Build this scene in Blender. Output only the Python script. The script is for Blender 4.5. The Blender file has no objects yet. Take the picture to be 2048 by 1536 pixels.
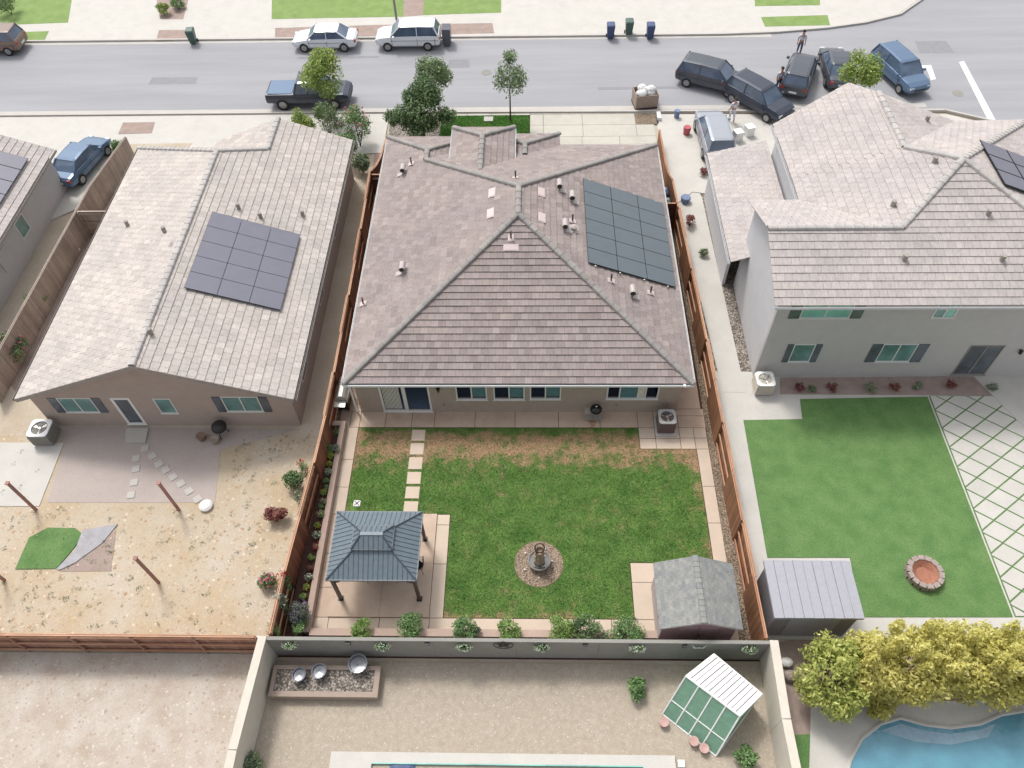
import bpy, math, random
import numpy as np
from mathutils import Vector, Matrix
random.seed(7); rng = np.random.default_rng(7)
sc = bpy.context.scene; COL = sc.collection
R = math.radians

# ---------------------------------------------------------------- camera
FPX, CXP, CYP = 1560.0, 1024.0, 768.0
H = 30.445
cx_ = np.array([0.999671, 0.0, 0.025633])        # world X in camera axes
cy_ = np.array([0.0154874, 0.796827, -0.604009]) # world Y in camera axes
cz_ = np.array([-0.0204248, 0.604207, 0.796565]) # world Z in camera axes
MW = np.array([cx_, cy_, cz_])
cam = bpy.data.objects.new('camera', bpy.data.cameras.new('camera')); COL.objects.link(cam)
m4 = Matrix([list(MW[0]) + [0], list(MW[1]) + [0], list(MW[2]) + [H], [0, 0, 0, 1]])
q = m4.to_quaternion(); cam.rotation_mode = 'QUATERNION'; cam.rotation_quaternion = q; cam.location = (0, 0, H)
cam.data.sensor_fit = 'HORIZONTAL'; cam.data.sensor_width = 36.0
cam.data.lens = 36.0 * FPX / 2048.0
cam.data.clip_start = 0.1; cam.data.clip_end = 1000
sc.camera = cam

# ---------------------------------------------------------------- world, sun
SUN_EL, SUN_AZ = 58.0, -32.0      # azimuth measured from +Y towards +X
w = bpy.data.worlds.new('World'); sc.world = w; w.use_nodes = True
nt = w.node_tree; nt.nodes.clear()
sky = nt.nodes.new('ShaderNodeTexSky'); sky.sky_type = 'NISHITA'; sky.sun_disc = False
sky.sun_elevation = R(SUN_EL); sky.sun_rotation = R(SUN_AZ); sky.dust_density = 4.0; sky.air_density = 1.0
hs = nt.nodes.new('ShaderNodeHueSaturation'); hs.inputs['Saturation'].default_value = 0.26
bg = nt.nodes.new('ShaderNodeBackground'); bg.inputs['Strength'].default_value = 0.15
wo = nt.nodes.new('ShaderNodeOutputWorld')
nt.links.new(sky.outputs[0], hs.inputs['Color']); nt.links.new(hs.outputs[0], bg.inputs['Color']); nt.links.new(bg.outputs[0], wo.inputs['Surface'])
sl = bpy.data.lights.new('sun', 'SUN'); sl.energy = 1.4; sl.angle = R(10); sl.color = (1, 0.965, 0.91)
so = bpy.data.objects.new('sun', sl); COL.objects.link(so)
d_ = Vector((math.sin(R(SUN_AZ)) * math.cos(R(SUN_EL)), math.cos(R(SUN_AZ)) * math.cos(R(SUN_EL)), math.sin(R(SUN_EL))))
so.rotation_mode = 'QUATERNION'; so.rotation_quaternion = d_.to_track_quat('Z', 'Y')
sc.view_settings.view_transform = 'Standard'; sc.view_settings.look = 'None'
sc.view_settings.exposure = 0.55; sc.view_settings.gamma = 1.0

def at(px, py, z=0.0):
    """world point at height z seen at a pixel of the 2048 px wide photograph"""
    d = MW @ np.array([px - CXP, CYP - py, -FPX]); t = (z - H) / d[2]
    return (float(d[0] * t), float(d[1] * t), z)
def onpl(px, py, n, c):
    d = MW @ np.array([px - CXP, CYP - py, -FPX]); o = np.array([0, 0, H]); n = np.array(n)
    t = (c - n.dot(o)) / n.dot(d); return o + d * t

# ---------------------------------------------------------------- helpers
def lin(c):
    c = c / 255.0
    return c / 12.92 if c <= 0.04045 else ((c + 0.055) / 1.055) ** 2.4
def C(r, g, b, k=0.72): return (lin(r) * k, lin(g) * k, lin(b) * k, 1)

class MB:
    def __init__(s): s.v = []; s.f = []; s.a = []
    def add(s, vs, fs, a=0.5):
        o = len(s.v); s.v.extend([tuple(p) for p in vs]); s.f.extend([tuple(i + o for i in f) for f in fs])
        s.a.extend([a] * len(fs)); return s
    def box(s, x0, x1, y0, y1, z0, z1, a=0.5):
        vs = [(x0, y0, z0), (x1, y0, z0), (x1, y1, z0), (x0, y1, z0), (x0, y0, z1), (x1, y0, z1), (x1, y1, z1), (x0, y1, z1)]
        return s.add(vs, [(3, 2, 1, 0), (4, 5, 6, 7), (0, 1, 5, 4), (1, 2, 6, 5), (2, 3, 7, 6), (3, 0, 4, 7)], a)
    def obox(s, c, size, rz=0, M=None, a=0.5):
        hx, hy, hz = size[0] / 2, size[1] / 2, size[2] / 2
        M = M or Matrix.Rotation(rz, 3, 'Z'); c = Vector(c)
        vs = [c + M @ Vector(p) for p in [(-hx, -hy, -hz), (hx, -hy, -hz), (hx, hy, -hz), (-hx, hy, -hz), (-hx, -hy, hz), (hx, -hy, hz), (hx, hy, hz), (-hx, hy, hz)]]
        return s.add(vs, [(3, 2, 1, 0), (4, 5, 6, 7), (0, 1, 5, 4), (1, 2, 6, 5), (2, 3, 7, 6), (3, 0, 4, 7)], a)
    def prism(s, poly, z0, z1, a=0.5):
        n = len(poly)
        ar = sum(poly[i][0] * poly[(i + 1) % n][1] - poly[(i + 1) % n][0] * poly[i][1] for i in range(n))
        if ar < 0: poly = poly[::-1]
        vs = [(p[0], p[1], z0) for p in poly] + [(p[0], p[1], z1) for p in poly]
        return s.add(vs, [tuple(range(n - 1, -1, -1)), tuple(range(n, 2 * n))] + [(i, (i + 1) % n, n + (i + 1) % n, n + i) for i in range(n)], a)
    def tube(s, p, q, r, r2=None, n=8, a=0.5):
        p = Vector(p); q = Vector(q); d = (q - p); r2 = r if r2 is None else r2
        if d.length < 1e-6: return s
        u = d.orthogonal().normalized(); v = d.normalized().cross(u)
        vs = []
        for c, rr in ((p, r), (q, r2)):
            for i in range(n):
                t = 2 * math.pi * i / n; vs.append(c + u * (rr * math.cos(t)) + v * (rr * math.sin(t)))
        return s.add(vs, [tuple(range(n - 1, -1, -1)), tuple(range(n, 2 * n))] + [(i, (i + 1) % n, n + (i + 1) % n, n + i) for i in range(n)], a)
    def path(s, pts, r, n=6, closed=False):
        for i in range(len(pts) - (0 if closed else 1)): s.tube(pts[i], pts[(i + 1) % len(pts)], r, n=n)
        return s
    def lathe(s, c, prof, n=24, a=0.5, sx=1, sy=1):
        vs = []; k = len(prof)
        for r, z in prof:
            for i in range(n):
                t = 2 * math.pi * i / n; vs.append((c[0] + sx * r * math.cos(t), c[1] + sy * r * math.sin(t), c[2] + z))
        fs = [(j * n + i, j * n + (i + 1) % n, (j + 1) * n + (i + 1) % n, (j + 1) * n + i) for j in range(k - 1) for i in range(n)]
        return s.add(vs, fs, a)
    def ball(s, c, rx, ry, rz, n=8, m=5, a=0.5):
        return s.lathe(c, [(max(1e-3, math.sin(math.pi * j / m)), -math.cos(math.pi * j / m)) for j in range(m + 1)], n, a) if False else s._ball(c, rx, ry, rz, n, m, a)
    def _ball(s, c, rx, ry, rz, n, m, a):
        vs = []
        for j in range(m + 1):
            ph = math.pi * j / m
            for i in range(n):
                t = 2 * math.pi * i / n; vs.append((c[0] + rx * math.sin(ph) * math.cos(t), c[1] + ry * math.sin(ph) * math.sin(t), c[2] - rz * math.cos(ph)))
        return s.add(vs, [(j * n + i, j * n + (i + 1) % n, (j + 1) * n + (i + 1) % n, (j + 1) * n + i) for j in range(m) for i in range(n)], a)
    def build(s, name, mat, parent=None, smooth=False, bevel=0, label=None):
        me = bpy.data.meshes.new(name); me.from_pydata([tuple(map(float, p)) for p in s.v], [], s.f)
        at_ = me.attributes.new('tone', 'FLOAT', 'FACE'); at_.data.foreach_set('value', np.array(s.a, dtype=np.float32))
        me.materials.append(mat)
        if smooth:
            me.polygons.foreach_set('use_smooth', [True] * len(me.polygons))
        me.update()
        o = bpy.data.objects.new(name, me); COL.objects.link(o)
        if parent: o.parent = parent
        if bevel:
            b = o.modifiers.new('b', 'BEVEL'); b.width = bevel; b.segments = 2; b.limit_method = 'ANGLE'
        if label: o['label'] = label
        return o
def tag(o, label, cat, group=None, kind=None):
    o['label'] = label; o['category'] = cat
    if group: o['group'] = group
    if kind: o['kind'] = kind
    return o
def thing(name, label, cat, loc=(0, 0, 0), rz=0, group=None):
    o = bpy.data.objects.new(name, None); COL.objects.link(o); o.location = loc; o.rotation_euler = (0, 0, rz); o.empty_display_size = .2
    return tag(o, label, cat, group)
def struct(o): o['kind'] = 'structure'; return o
def copy_tree(src, loc=None, rz=None, label=None, parent=None):
    c = src.copy(); COL.objects.link(c); c.parent = parent
    for ch in list(src.children): copy_tree(ch, parent=c)
    if loc is not None: c.location = loc
    if rz is not None: c.rotation_euler = (0, 0, rz)
    if label: c['label'] = label
    return c

# ---------------------------------------------------------------- materials
class NT:
    def __init__(s, name):
        s.m = bpy.data.materials.new(name); s.m.use_nodes = True; s.t = s.m.node_tree; s.t.nodes.clear()
        s.o = s.n('ShaderNodeOutputMaterial'); s.b = s.n('ShaderNodeBsdfPrincipled'); s.l(s.b.outputs[0], s.o.inputs[0])
    def n(s, t, **k):
        x = s.t.nodes.new(t)
        for a, v in k.items(): setattr(x, a, v)
        return x
    def l(s, a, b): s.t.links.new(a, b)
    def co(s, scale=(1, 1, 1), rot=(0, 0, 0), obj=False):
        if obj: tc = s.n('ShaderNodeTexCoord').outputs['Object']
        else: tc = s.n('ShaderNodeNewGeometry').outputs['Position']
        mp = s.n('ShaderNodeMapping'); mp.inputs['Scale'].default_value = scale; mp.inputs['Rotation'].default_value = rot
        s.l(tc, mp.inputs[0]); return mp.outputs[0]
    def noise(s, sc_, det=4, rough=.6, v=None):
        x = s.n('ShaderNodeTexNoise'); x.inputs['Scale'].default_value = sc_; x.inputs['Detail'].default_value = det; x.inputs['Roughness'].default_value = rough
        s.l(v or s.co(), x.inputs['Vector']); return x.outputs['Fac']
    def ramp(s, f, stops):
        x = s.n('ShaderNodeValToRGB'); e = x.color_ramp.elements
        e[0].position, e[0].color = stops[0]; e[1].position, e[1].color = stops[-1]
        for p, c in stops[1:-1]:
            k = e.new(p); k.color = c
        s.l(f, x.inputs[0]); return x.outputs[0]
    def mix(s, f, a, b, mode='MIX'):
        x = s.n('ShaderNodeMix', data_type='RGBA', blend_type=mode)
        if isinstance(f, (int, float)): x.inputs[0].default_value = f
        else: s.l(f, x.inputs[0])
        for i, c in ((6, a), (7, b)):
            if isinstance(c, tuple): x.inputs[i].default_value = c
            else: s.l(c, x.inputs[i])
        return x.outputs[2]
    def math(s, op, a, b=0.0):
        x = s.n('ShaderNodeMath', operation=op)
        for i, c in ((0, a), (1, b)):
            if isinstance(c, (int, float)): x.inputs[i].default_value = c
            else: s.l(c, x.inputs[i])
        return x.outputs[0]
    def bump(s, h, st=.3, dist=.02):
        x = s.n('ShaderNodeBump'); x.inputs['Strength'].default_value = st; x.inputs['Distance'].default_value = dist
        s.l(h, x.inputs['Height']); s.l(x.outputs[0], s.b.inputs['Normal'])
    def fin(s, col, rough=.8, metal=0, spec=None):
        if isinstance(col, tuple): s.b.inputs['Base Color'].default_value = col
        else: s.l(col, s.b.inputs['Base Color'])
        s.b.inputs['Roughness'].default_value = rough; s.b.inputs['Metallic'].default_value = metal
        if spec is not None: s.b.inputs['Specular IOR Level'].default_value = spec
        return s.m
G = (0.5, 0.5, 0.5, 1)
def sh(c, k): return (c[0] * k, c[1] * k, c[2] * k, 1)
def m_plain(name, c, rough=.6, metal=0, var=.12, scale=6, bump=0):
    t = NT(name); n = t.noise(scale, 5)
    col = t.ramp(n, [(.3, sh(c, 1 - var)), (.7, sh(c, 1 + var))])
    if bump: t.bump(t.noise(60, 3), bump, .01)
    return t.fin(col, rough, metal)
def m_tile(name, c1, c2, c3, edge=(.045, .038, .036, 1)):
    t = NT(name); a = t.n('ShaderNodeAttribute', attribute_name='tone', attribute_type='GEOMETRY')
    col = t.ramp(a.outputs['Fac'], [(0, edge), (.05, c1), (.5, c2), (1, c3)])  # zero tone is a painted dark for the shadow gaps under tiles
    st = t.noise(1.0, 3, .6, t.co((22, 5, 5)))
    col = t.mix(.5, col, t.ramp(st, [(.3, (.36, .35, .35, 1)), (.7, (.64, .64, .63, 1))]), 'OVERLAY')
    big = t.noise(.45, 4)
    col = t.mix(.45, col, t.ramp(big, [(.35, (.42, .42, .44, 1)), (.65, (.58, .56, .55, 1))]), 'OVERLAY')
    t.bump(t.noise(45, 3), .25, .01)
    return t.fin(col, .82)
def m_concrete(name, c, var=.1, stain=.25, stainc=None):
    t = NT(name); n = t.noise(1.1, 6, .65); f = t.noise(28, 4, .7)
    a = t.n('ShaderNodeAttribute', attribute_name='tone', attribute_type='GEOMETRY')
    col = t.ramp(n, [(.3, sh(c, 1 - var)), (.68, sh(c, 1 + var * .6))])
    col = t.mix(.3, col, t.ramp(f, [(.3, (.38, .38, .38, 1)), (.7, (.62, .62, .62, 1))]), 'OVERLAY')
    col = t.mix(.5, col, t.ramp(a.outputs['Fac'], [(0, (.40, .40, .40, 1)), (1, (.60, .60, .60, 1))]), 'OVERLAY')
    s2 = t.noise(.6, 5, .7, t.co((1, 1, 1), (0, 0, 1)))
    col = t.mix(t.ramp(s2, [(.5, (0, 0, 0, 1)), (.75, (stain,) * 3 + (1,))]), col, stainc or sh(c, .62))
    t.bump(f, .2, .01); return t.fin(col, .85)
def m_gravel(name, c1, c2, c3, scale=14, bump=.8):
    t = NT(name); v = t.n('ShaderNodeTexVoronoi'); v.inputs['Scale'].default_value = scale; t.l(t.co(), v.inputs['Vector'])
    sp = t.n('ShaderNodeSeparateColor'); t.l(v.outputs['Color'], sp.inputs[0])
    col = t.ramp(sp.outputs[0], [(0, c1), (.5, c2), (1, c3)])
    edge = t.ramp(v.outputs['Distance'], [(.35, (1, 1, 1, 1)), (.75, (.35, .33, .3, 1))])
    col = t.mix(1, col, edge, 'MULTIPLY')
    col = t.mix(.4, col, t.ramp(t.noise(.5, 4), [(.35, (.42, .42, .42, 1)), (.65, (.58, .58, .58, 1))]), 'OVERLAY')
    t.bump(t.math('SUBTRACT', 1.0, v.outputs['Distance']), bump, .02); return t.fin(col, .85)
def m_leaf(name, c1, c2, c3=None, trans=.25):
    t = NT(name); a = t.n('ShaderNodeAttribute', attribute_name='tone', attribute_type='GEOMETRY')
    col = t.ramp(a.outputs['Fac'], [(0, c1), (.6, c2), (1, c3 or sh(c2, 1.5))])
    t.fin(col, .55, 0, .3)
    tr = t.n('ShaderNodeBsdfTranslucent'); t.l(col, tr.inputs[0]); mx = t.n('ShaderNodeMixShader'); mx.inputs[0].default_value = trans
    t.l(t.b.outputs[0], mx.inputs[1]); t.l(tr.outputs[0], mx.inputs[2]); t.l(mx.outputs[0], t.o.inputs[0]); return t.m
def m_glass(name, c, rough=.05, rip=0):
    t = NT(name); n = t.noise(.8, 3); v_ = .1 if rip else .3
    if rip: t.bump(t.noise(5, 3, .5), rip, .03)
    col = t.ramp(n, [(.35, sh(c, 1 - v_)), (.65, sh(c, 1 + v_))]); return t.fin(col, rough, 0, .8)
def m_clear(name, tint):
    t = NT(name); g = t.n('ShaderNodeBsdfGlossy'); g.inputs['Roughness'].default_value = .02; g.inputs['Color'].default_value = (.9, .95, 1, 1)
    tr = t.n('ShaderNodeBsdfTransparent'); tr.inputs[0].default_value = tint
    fr = t.n('ShaderNodeFresnel'); fr.inputs[0].default_value = 1.6
    mx = t.n('ShaderNodeMixShader'); t.l(fr.outputs[0], mx.inputs[0]); t.l(tr.outputs[0], mx.inputs[1]); t.l(g.outputs[0], mx.inputs[2]); t.l(mx.outputs[0], t.o.inputs[0]); return t.m
def m_wood(name, c1, c2, rough=.75):
    t = NT(name); a = t.n('ShaderNodeAttribute', attribute_name='tone', attribute_type='GEOMETRY')
    col = t.ramp(a.outputs['Fac'], [(0, c1), (1, c2)])
    g = t.noise(1.5, 5, .7, t.co((30, 30, 1.2)))
    col = t.mix(.7, col, t.ramp(g, [(.3, (.32, .32, .32, 1)), (.7, (.68, .68, .68, 1))]), 'OVERLAY')
    st = t.noise(.9, 4); col = t.mix(.5, col, t.ramp(st, [(.35, (.36, .36, .36, 1)), (.65, (.62, .62, .62, 1))]), 'OVERLAY')
    return t.fin(col, rough)
def m_lawn(name, green, green2, dry, drycut=.62, band=None, dark=None):
    t = NT(name)
    fine = t.noise(16, 4, .75); med = t.noise(1.3, 5, .6); big = t.noise(.55, 4, .6)
    g = t.mix(t.ramp(med, [(.35, (0, 0, 0, 1)), (.65, (1, 1, 1, 1))]), green, green2)
    dn = t.noise(1.7, 7, .72)
    dn2 = t.math('ADD', t.math('MULTIPLY', dn, .7), t.math('MULTIPLY', big, .3))
    if band:  # drier towards the house and along the lawn edges
        sx = t.n('ShaderNodeSeparateXYZ'); t.l(t.n('ShaderNodeNewGeometry').outputs['Position'], sx.inputs[0])
        def rng_(o, a, b):
            mr = t.n('ShaderNodeMapRange'); t.l(o, mr.inputs[0]); mr.inputs[1].default_value = a; mr.inputs[2].default_value = b; mr.inputs[3].default_value = 0; mr.inputs[4].default_value = 1; return mr.outputs[0]
        by = rng_(sx.outputs[1], 17.9, 19.2)
        by2 = rng_(sx.outputs[1], 20.5, 19.95)
        b1 = t.math('MULTIPLY', by, t.math('ADD', t.math('MULTIPLY', by2, .95), .05))
        ex = t.math('MAXIMUM', rng_(sx.outputs[0], 6.9, 7.5), rng_(sx.outputs[0], -7.9, -8.2))
        ey = rng_(sx.outputs[1], 11.9, 11.35)
        e = t.math('MULTIPLY', t.math('MAXIMUM', ex, ey), .12)
        dn2 = t.math('ADD', dn2, t.math('ADD', t.math('MULTIPLY', b1, .2), e))
    f = t.ramp(dn2, [(drycut - .13, (0, 0, 0, 1)), (drycut - .04, (.14, .14, .14, 1)), (drycut + .08, (1, 1, 1, 1))])
    col = t.mix(f, g, t.mix(fine, sh(dry, .75), sh(dry, 1.25)))
    col = t.mix(.8, col, t.ramp(fine, [(.3, (.33, .33, .33, 1)), (.7, (.68, .68, .64, 1))]), 'OVERLAY')
    a = t.n('ShaderNodeAttribute', attribute_name='tone', attribute_type='GEOMETRY')
    col = t.mix(.6, col, t.ramp(a.outputs['Fac'], [(0, (.3, .3, .3, 1)), (1, (.72, .72, .66, 1))]), 'OVERLAY')
    t.bump(fine, .5, .03); return t.fin(col, .8, 0, .2)
def m_roll(name, c, sc_=(1, 1, 1), var=.25, big=.8, rough=.9, bump=.3, c2=None):
    t = NT(name); a = t.noise(big, 6, .65, t.co(sc_)); b = t.noise(25, 4, .7)
    col = t.ramp(a, [(.3, sh(c, 1 - var)), (.7, c2 or sh(c, 1 + var))])
    col = t.mix(.5, col, t.ramp(b, [(.3, (.35, .35, .35, 1)), (.7, (.65, .65, .65, 1))]), 'OVERLAY')
    t.bump(b, bump, .02); return t.fin(col, rough)

M = {}
M['tile'] = m_tile('clay_tile', C(148, 136, 132), C(162, 150, 146), C(176, 164, 159))
M['tile_front'] = M['tile']
M['cap'] = m_tile('ridge_tile', C(150, 147, 142), C(160, 156, 152), C(170, 166, 161), (.07, .065, .06, 1))
M['tile_pale'] = m_tile('pale_tile', C(194, 186, 179), C(204, 196, 189), C(217, 209, 201), (.2, .18, .17, 1))
M['tile_rose'] = m_tile('rose_tile', C(192, 184, 180), C(200, 192, 188), C(209, 201, 197), (.2, .18, .175, 1))
M['cap_pale'] = m_tile('pale_cap', C(186, 182, 178), C(196, 192, 188), C(206, 202, 198), (.2, .19, .18, 1))
M['stucco'] = m_plain('beige_stucco', C(178, 164, 149, .8), .9, 0, .06, 2, .4)
M['stucco_dark'] = m_plain('taupe_stucco', C(172, 158, 148, .9), .9, 0, .05, 2, .3)
M['stucco_gray'] = m_plain('gray_stucco', C(190, 187, 185, .9), .9, 0, .04, 2, .3)
M['stucco_white'] = m_plain('white_stucco', C(226, 226, 228), .9, 0, .04, 2, .3)
M['white'] = m_plain('white_paint', C(238, 238, 236, .85), .45, 0, .03)
M['vinyl'] = m_plain('vinyl_frame', C(228, 228, 224, .85), .4, 0, .03)
M['panel'] = m_plain('solar_cell', C(110, 121, 127, .68), .3, 0, .05, 1.5)
M['panel2'] = m_plain('solar_cell_pale', C(128, 128, 142, .7), .35, 0, .05, 1.5)
M['pframe'] = m_plain('black_frame', C(40, 44, 50), .4)
M['flash'] = m_plain('pale_flashing', C(222, 204, 200), .6, 0, .06, 9)
M['vent'] = m_plain('vent_metal', C(200, 190, 186), .5, 0, .08, 9)
M['dark'] = m_plain('dark_metal', C(48, 44, 44), .5)
M['black'] = m_plain('black_enamel', C(22, 24, 26), .25)
M['steel'] = m_plain('brushed_steel', C(200, 198, 192, .9), .35, .6, .1, 12)
M['paver'] = m_concrete('pink_concrete', C(214, 190, 169, .72), .12, .5, C(178, 140, 116))
M['paver_pale'] = m_concrete('pale_pink_concrete', C(220, 201, 181, .70), .07, .25, C(190, 163, 142))
M['block'] = m_concrete('pink_block', C(188, 164, 150, .78), .08, .25)
M['conc'] = m_concrete('grey_concrete', C(212, 207, 195, .70), .07, .3)
M['conc_pale'] = m_concrete('pale_concrete', C(222, 218, 210, .68), .06, .22)  # paler base colour for concrete outside the lot, white fade included
M['road'] = m_roll('asphalt', C(172, 172, 176, .72), (.12, 1.3, 1), .1, .5, .9, .25)
M['kerb'] = m_concrete('kerb_concrete', C(214, 209, 202, .68), .06, .2)
M['paint'] = m_plain('road_paint', C(236, 236, 234, .85), .6, 0, .05)
M['gravel'] = m_gravel('pea_gravel', C(105, 88, 70), C(160, 140, 118), C(206, 188, 166), 26)
M['rivergravel'] = m_gravel('grey_gravel', C(112, 100, 92), C(160, 150, 140), C(205, 196, 186), 14)
M['mulch'] = m_roll('mulch', C(78, 52, 44, .8), (1, 1, 1), .4, 9, .95, .9)
M['soil'] = m_roll('garden_soil', C(176, 156, 146), (1, 1, 1), .15, 2, .95, .5)
M['dirt'] = m_roll('dry_dirt', C(208, 190, 166, .70), (1, 1, 1), .08, .5, .95, .6, C(218, 206, 188, .70))
M['straw'] = m_roll('straw', C(208, 184, 148, .70), (1, 1, 1), .05, .5, .95, .8, C(212, 200, 184, .72))
M['patio_brown'] = m_roll('brown_patio', C(190, 177, 170, .76), (1, 1, 1), .05, 1, .9, .2)
M['rubble'] = m_roll('rubble_dirt', C(196, 178, 160, .72), (1, 1, 1), .06, .9, .95, .6, C(214, 206, 196, .74))
M['yardgravel'] = m_roll('yard_gravel', C(186, 172, 154, .72), (1, 1, 1), .06, 5, .95, .8, C(198, 186, 168, .72))
M['pebble'] = m_leaf('pebble', C(120, 96, 80), C(178, 152, 130), C(222, 204, 182), 0)
M['lawn'] = m_lawn('lawn_grass', C(80, 117, 54), C(106, 140, 70), C(182, 152, 122), .63, True)
M['lawn_front'] = m_lawn('front_grass', C(62, 110, 40), C(84, 128, 52), C(140, 120, 76), .66)
M['turf'] = m_lawn('artificial_turf', C(94, 130, 78, .76), C(112, 144, 90, .76), C(126, 154, 104), .75)
M['turf_pale'] = m_lawn('verge_grass', C(128, 154, 92, .76), C(144, 168, 104, .76), C(176, 176, 124), .72)
M['fence'] = m_wood('cedar_fence_shaded', C(112, 66, 46, .8), C(150, 94, 66, .8))  # left fence cedar, its shaded side put into a darker colour
M['fence_lit'] = m_wood('cedar_fence_sunlit', C(130, 88, 60, .76), C(164, 116, 82, .76))  # same cedar for the right fence, lit side painted lighter
M['fence_top'] = m_wood('fence_edge', C(180, 130, 100, .8), C(206, 164, 134, .8))
M['fence_gate'] = m_wood('gate_wood', C(84, 46, 38, .8), C(110, 62, 50, .8))
M['fence_far'] = m_wood('pale_cedar', C(160, 116, 100), C(190, 146, 126))
M['fence_weath'] = m_wood('weathered_fence', C(172, 154, 142), C(196, 178, 166))
M['wall_gray'] = m_plain('gray_masonry', C(152, 150, 143, .8), .9, 0, .07, 3, .5)
M['wall_beige'] = m_plain('beige_masonry', C(214, 206, 192, .8), .9, 0, .05, 3, .4)
M['gaz'] = m_plain('slate_metal', C(116, 130, 140, .70), .5, .0, .1, 5)
M['gazframe'] = m_plain('brown_frame', C(96, 78, 72), .5)
M['gazseam'] = m_plain('dark_seam', C(76, 88, 97, .7), .6)
M['gazedge'] = m_plain('grey_trim', C(128, 134, 138, .7), .6)
M['shing'] = m_tile('asphalt_shingle', C(134, 138, 139), C(148, 150, 147), C(162, 162, 156), (.1, .1, .1, 1))
M['shed_wall'] = m_plain('shed_siding', C(196, 186, 184), .7, 0, .05)
M['shed_front'] = m_plain('brown_siding', C(196, 162, 164), .7, 0, .06)
M['shed_gray'] = m_plain('grey_resin', C(176, 176, 184), .5, 0, .05)
M['shed_gray_wall'] = m_plain('grey_resin_wall', C(150, 146, 150), .6, 0, .05)
M['ac_case'] = m_plain('ac_case', C(122, 104, 100), .5, 0, .1)
M['ac_top'] = m_plain('ac_top', C(196, 196, 194), .4, 0, .05)
M['rock'] = m_plain('brown_stone', C(172, 152, 130), .8, 0, .3, 14, .8)
M['ringm'] = m_plain('dark_tan_stone', C(112, 94, 74), .8, 0, .2, 14, .5)
M['rim'] = m_plain('stone_basin', C(150, 142, 138), .7, 0, .15, 10, .3)
M['water'] = m_glass('fountain_water', C(90, 96, 92, .7), .06)
M['bin_blue'] = m_plain('blue_plastic', C(70, 88, 130), .45)
M['bin_green'] = m_plain('green_plastic', C(80, 108, 98), .45)
M['label'] = m_plain('pale_sticker', C(190, 196, 214), .5)
M['terracotta'] = m_plain('brown_edging', C(150, 122, 104), .8)
M['bark'] = m_plain('bark', C(96, 80, 66), .9, 0, .25, 12, .8)
M['leaf'] = m_leaf('green_leaves', C(66, 92, 56, .9), C(116, 142, 92, .9), C(176, 194, 148, .9))
M['leaf_gray'] = m_leaf('grey_leaves', C(104, 120, 92, .85), C(148, 164, 128, .85), C(196, 206, 172, .85))
M['leaf_lime'] = m_leaf('lime_leaves', C(100, 130, 66, .9), C(146, 176, 98, .9), C(198, 216, 144, .9))
M['leaf_mid'] = m_leaf('mid_leaves', C(84, 118, 68, .9), C(128, 160, 102, .9), C(178, 202, 146, .9))
M['leaf_pale'] = m_leaf('pale_leaves', C(104, 128, 88, .8), C(144, 166, 116, .8), C(184, 200, 150, .8))
M['leaf_ymix'] = m_leaf('yellowing_leaves', C(150, 162, 84, .9), C(196, 200, 112, .9), C(228, 228, 150, .9), .4)
M['leaf_yellow'] = m_leaf('yellow_leaves', C(184, 178, 96, .92), C(220, 212, 124, .92), C(244, 238, 172, .92), .4)
M['leaf_ygreen'] = m_leaf('yellow_green_leaves', C(120, 146, 74, .88), C(164, 182, 98, .88), C(204, 212, 128, .88), .35)
M['leaf_red'] = m_leaf('red_leaves', C(120, 60, 60), C(168, 110, 100), C(200, 140, 124))
M['leaf_lav'] = m_leaf('lavender_leaves', C(92, 104, 84), C(128, 138, 116), C(168, 166, 176))
M['f_yellow'] = m_leaf('yellow_petals', C(190, 170, 20), C(226, 206, 40), C(244, 230, 90), .2)
M['f_white'] = m_leaf('white_petals', C(190, 196, 176), C(226, 228, 214), C(244, 244, 236), .2)
M['f_cream'] = m_leaf('cream_petals', C(190, 160, 140), C(216, 196, 164), C(232, 220, 190), .2)
M['f_red'] = m_leaf('red_petals', C(160, 20, 30), C(206, 40, 50), C(226, 90, 90), .2)
M['f_pink'] = m_leaf('pink_petals', C(196, 90, 120), C(220, 130, 150), C(232, 170, 180), .2)
M['f_purple'] = m_leaf('purple_petals', C(110, 96, 140), C(146, 132, 176), C(176, 166, 200), .2)
M['pane'] = m_clear('window_glass', (.74, .84, .86, 1))
M['pane_far'] = m_glass('far_window', C(110, 150, 146, .8), .15)
M['pane_teal'] = m_glass('teal_window', C(128, 190, 178, .9), .2)
M['pane_dark'] = m_glass('dark_window', C(96, 104, 112, .8), .2)
M['room'] = m_plain('room_wall', C(112, 128, 148, .9), .9)
M['roomteal'] = m_plain('teal_shade', C(92, 136, 138, .75), .9, 0, .15, 5)
M['curtain'] = m_plain('curtain', C(232, 230, 214, .95), .9, 0, .06, 3)
M['car_white'] = m_plain('white_car_paint', C(232, 234, 238, .85), .2, 0, .02)
M['car_dark'] = m_plain('dark_car_paint', C(92, 96, 104, .8), .22, .2, .03)
M['car_black'] = m_plain('black_car_paint', C(70, 76, 90, .8), .2, .2, .03)
M['car_blue'] = m_plain('blue_car_paint', C(104, 128, 156, .8), .22, .2, .03)
M['car_silver'] = m_plain('silver_car_paint', C(176, 180, 188, .8), .25, .3, .03)
M['car_brown'] = m_plain('brown_car_paint', C(140, 120, 108, .8), .3, .1, .03)
M['car_glass'] = m_glass('car_glass', C(98, 116, 140, .7), .06)
M['tyre'] = m_plain('rubber', C(46, 46, 48), .8)
M['rimm'] = m_plain('alloy', C(176, 176, 178), .35, .5)
M['tail'] = m_plain('tail_light', C(190, 60, 60), .3)
M['lamp'] = m_plain('head_light', C(226, 230, 234), .15)
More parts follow.
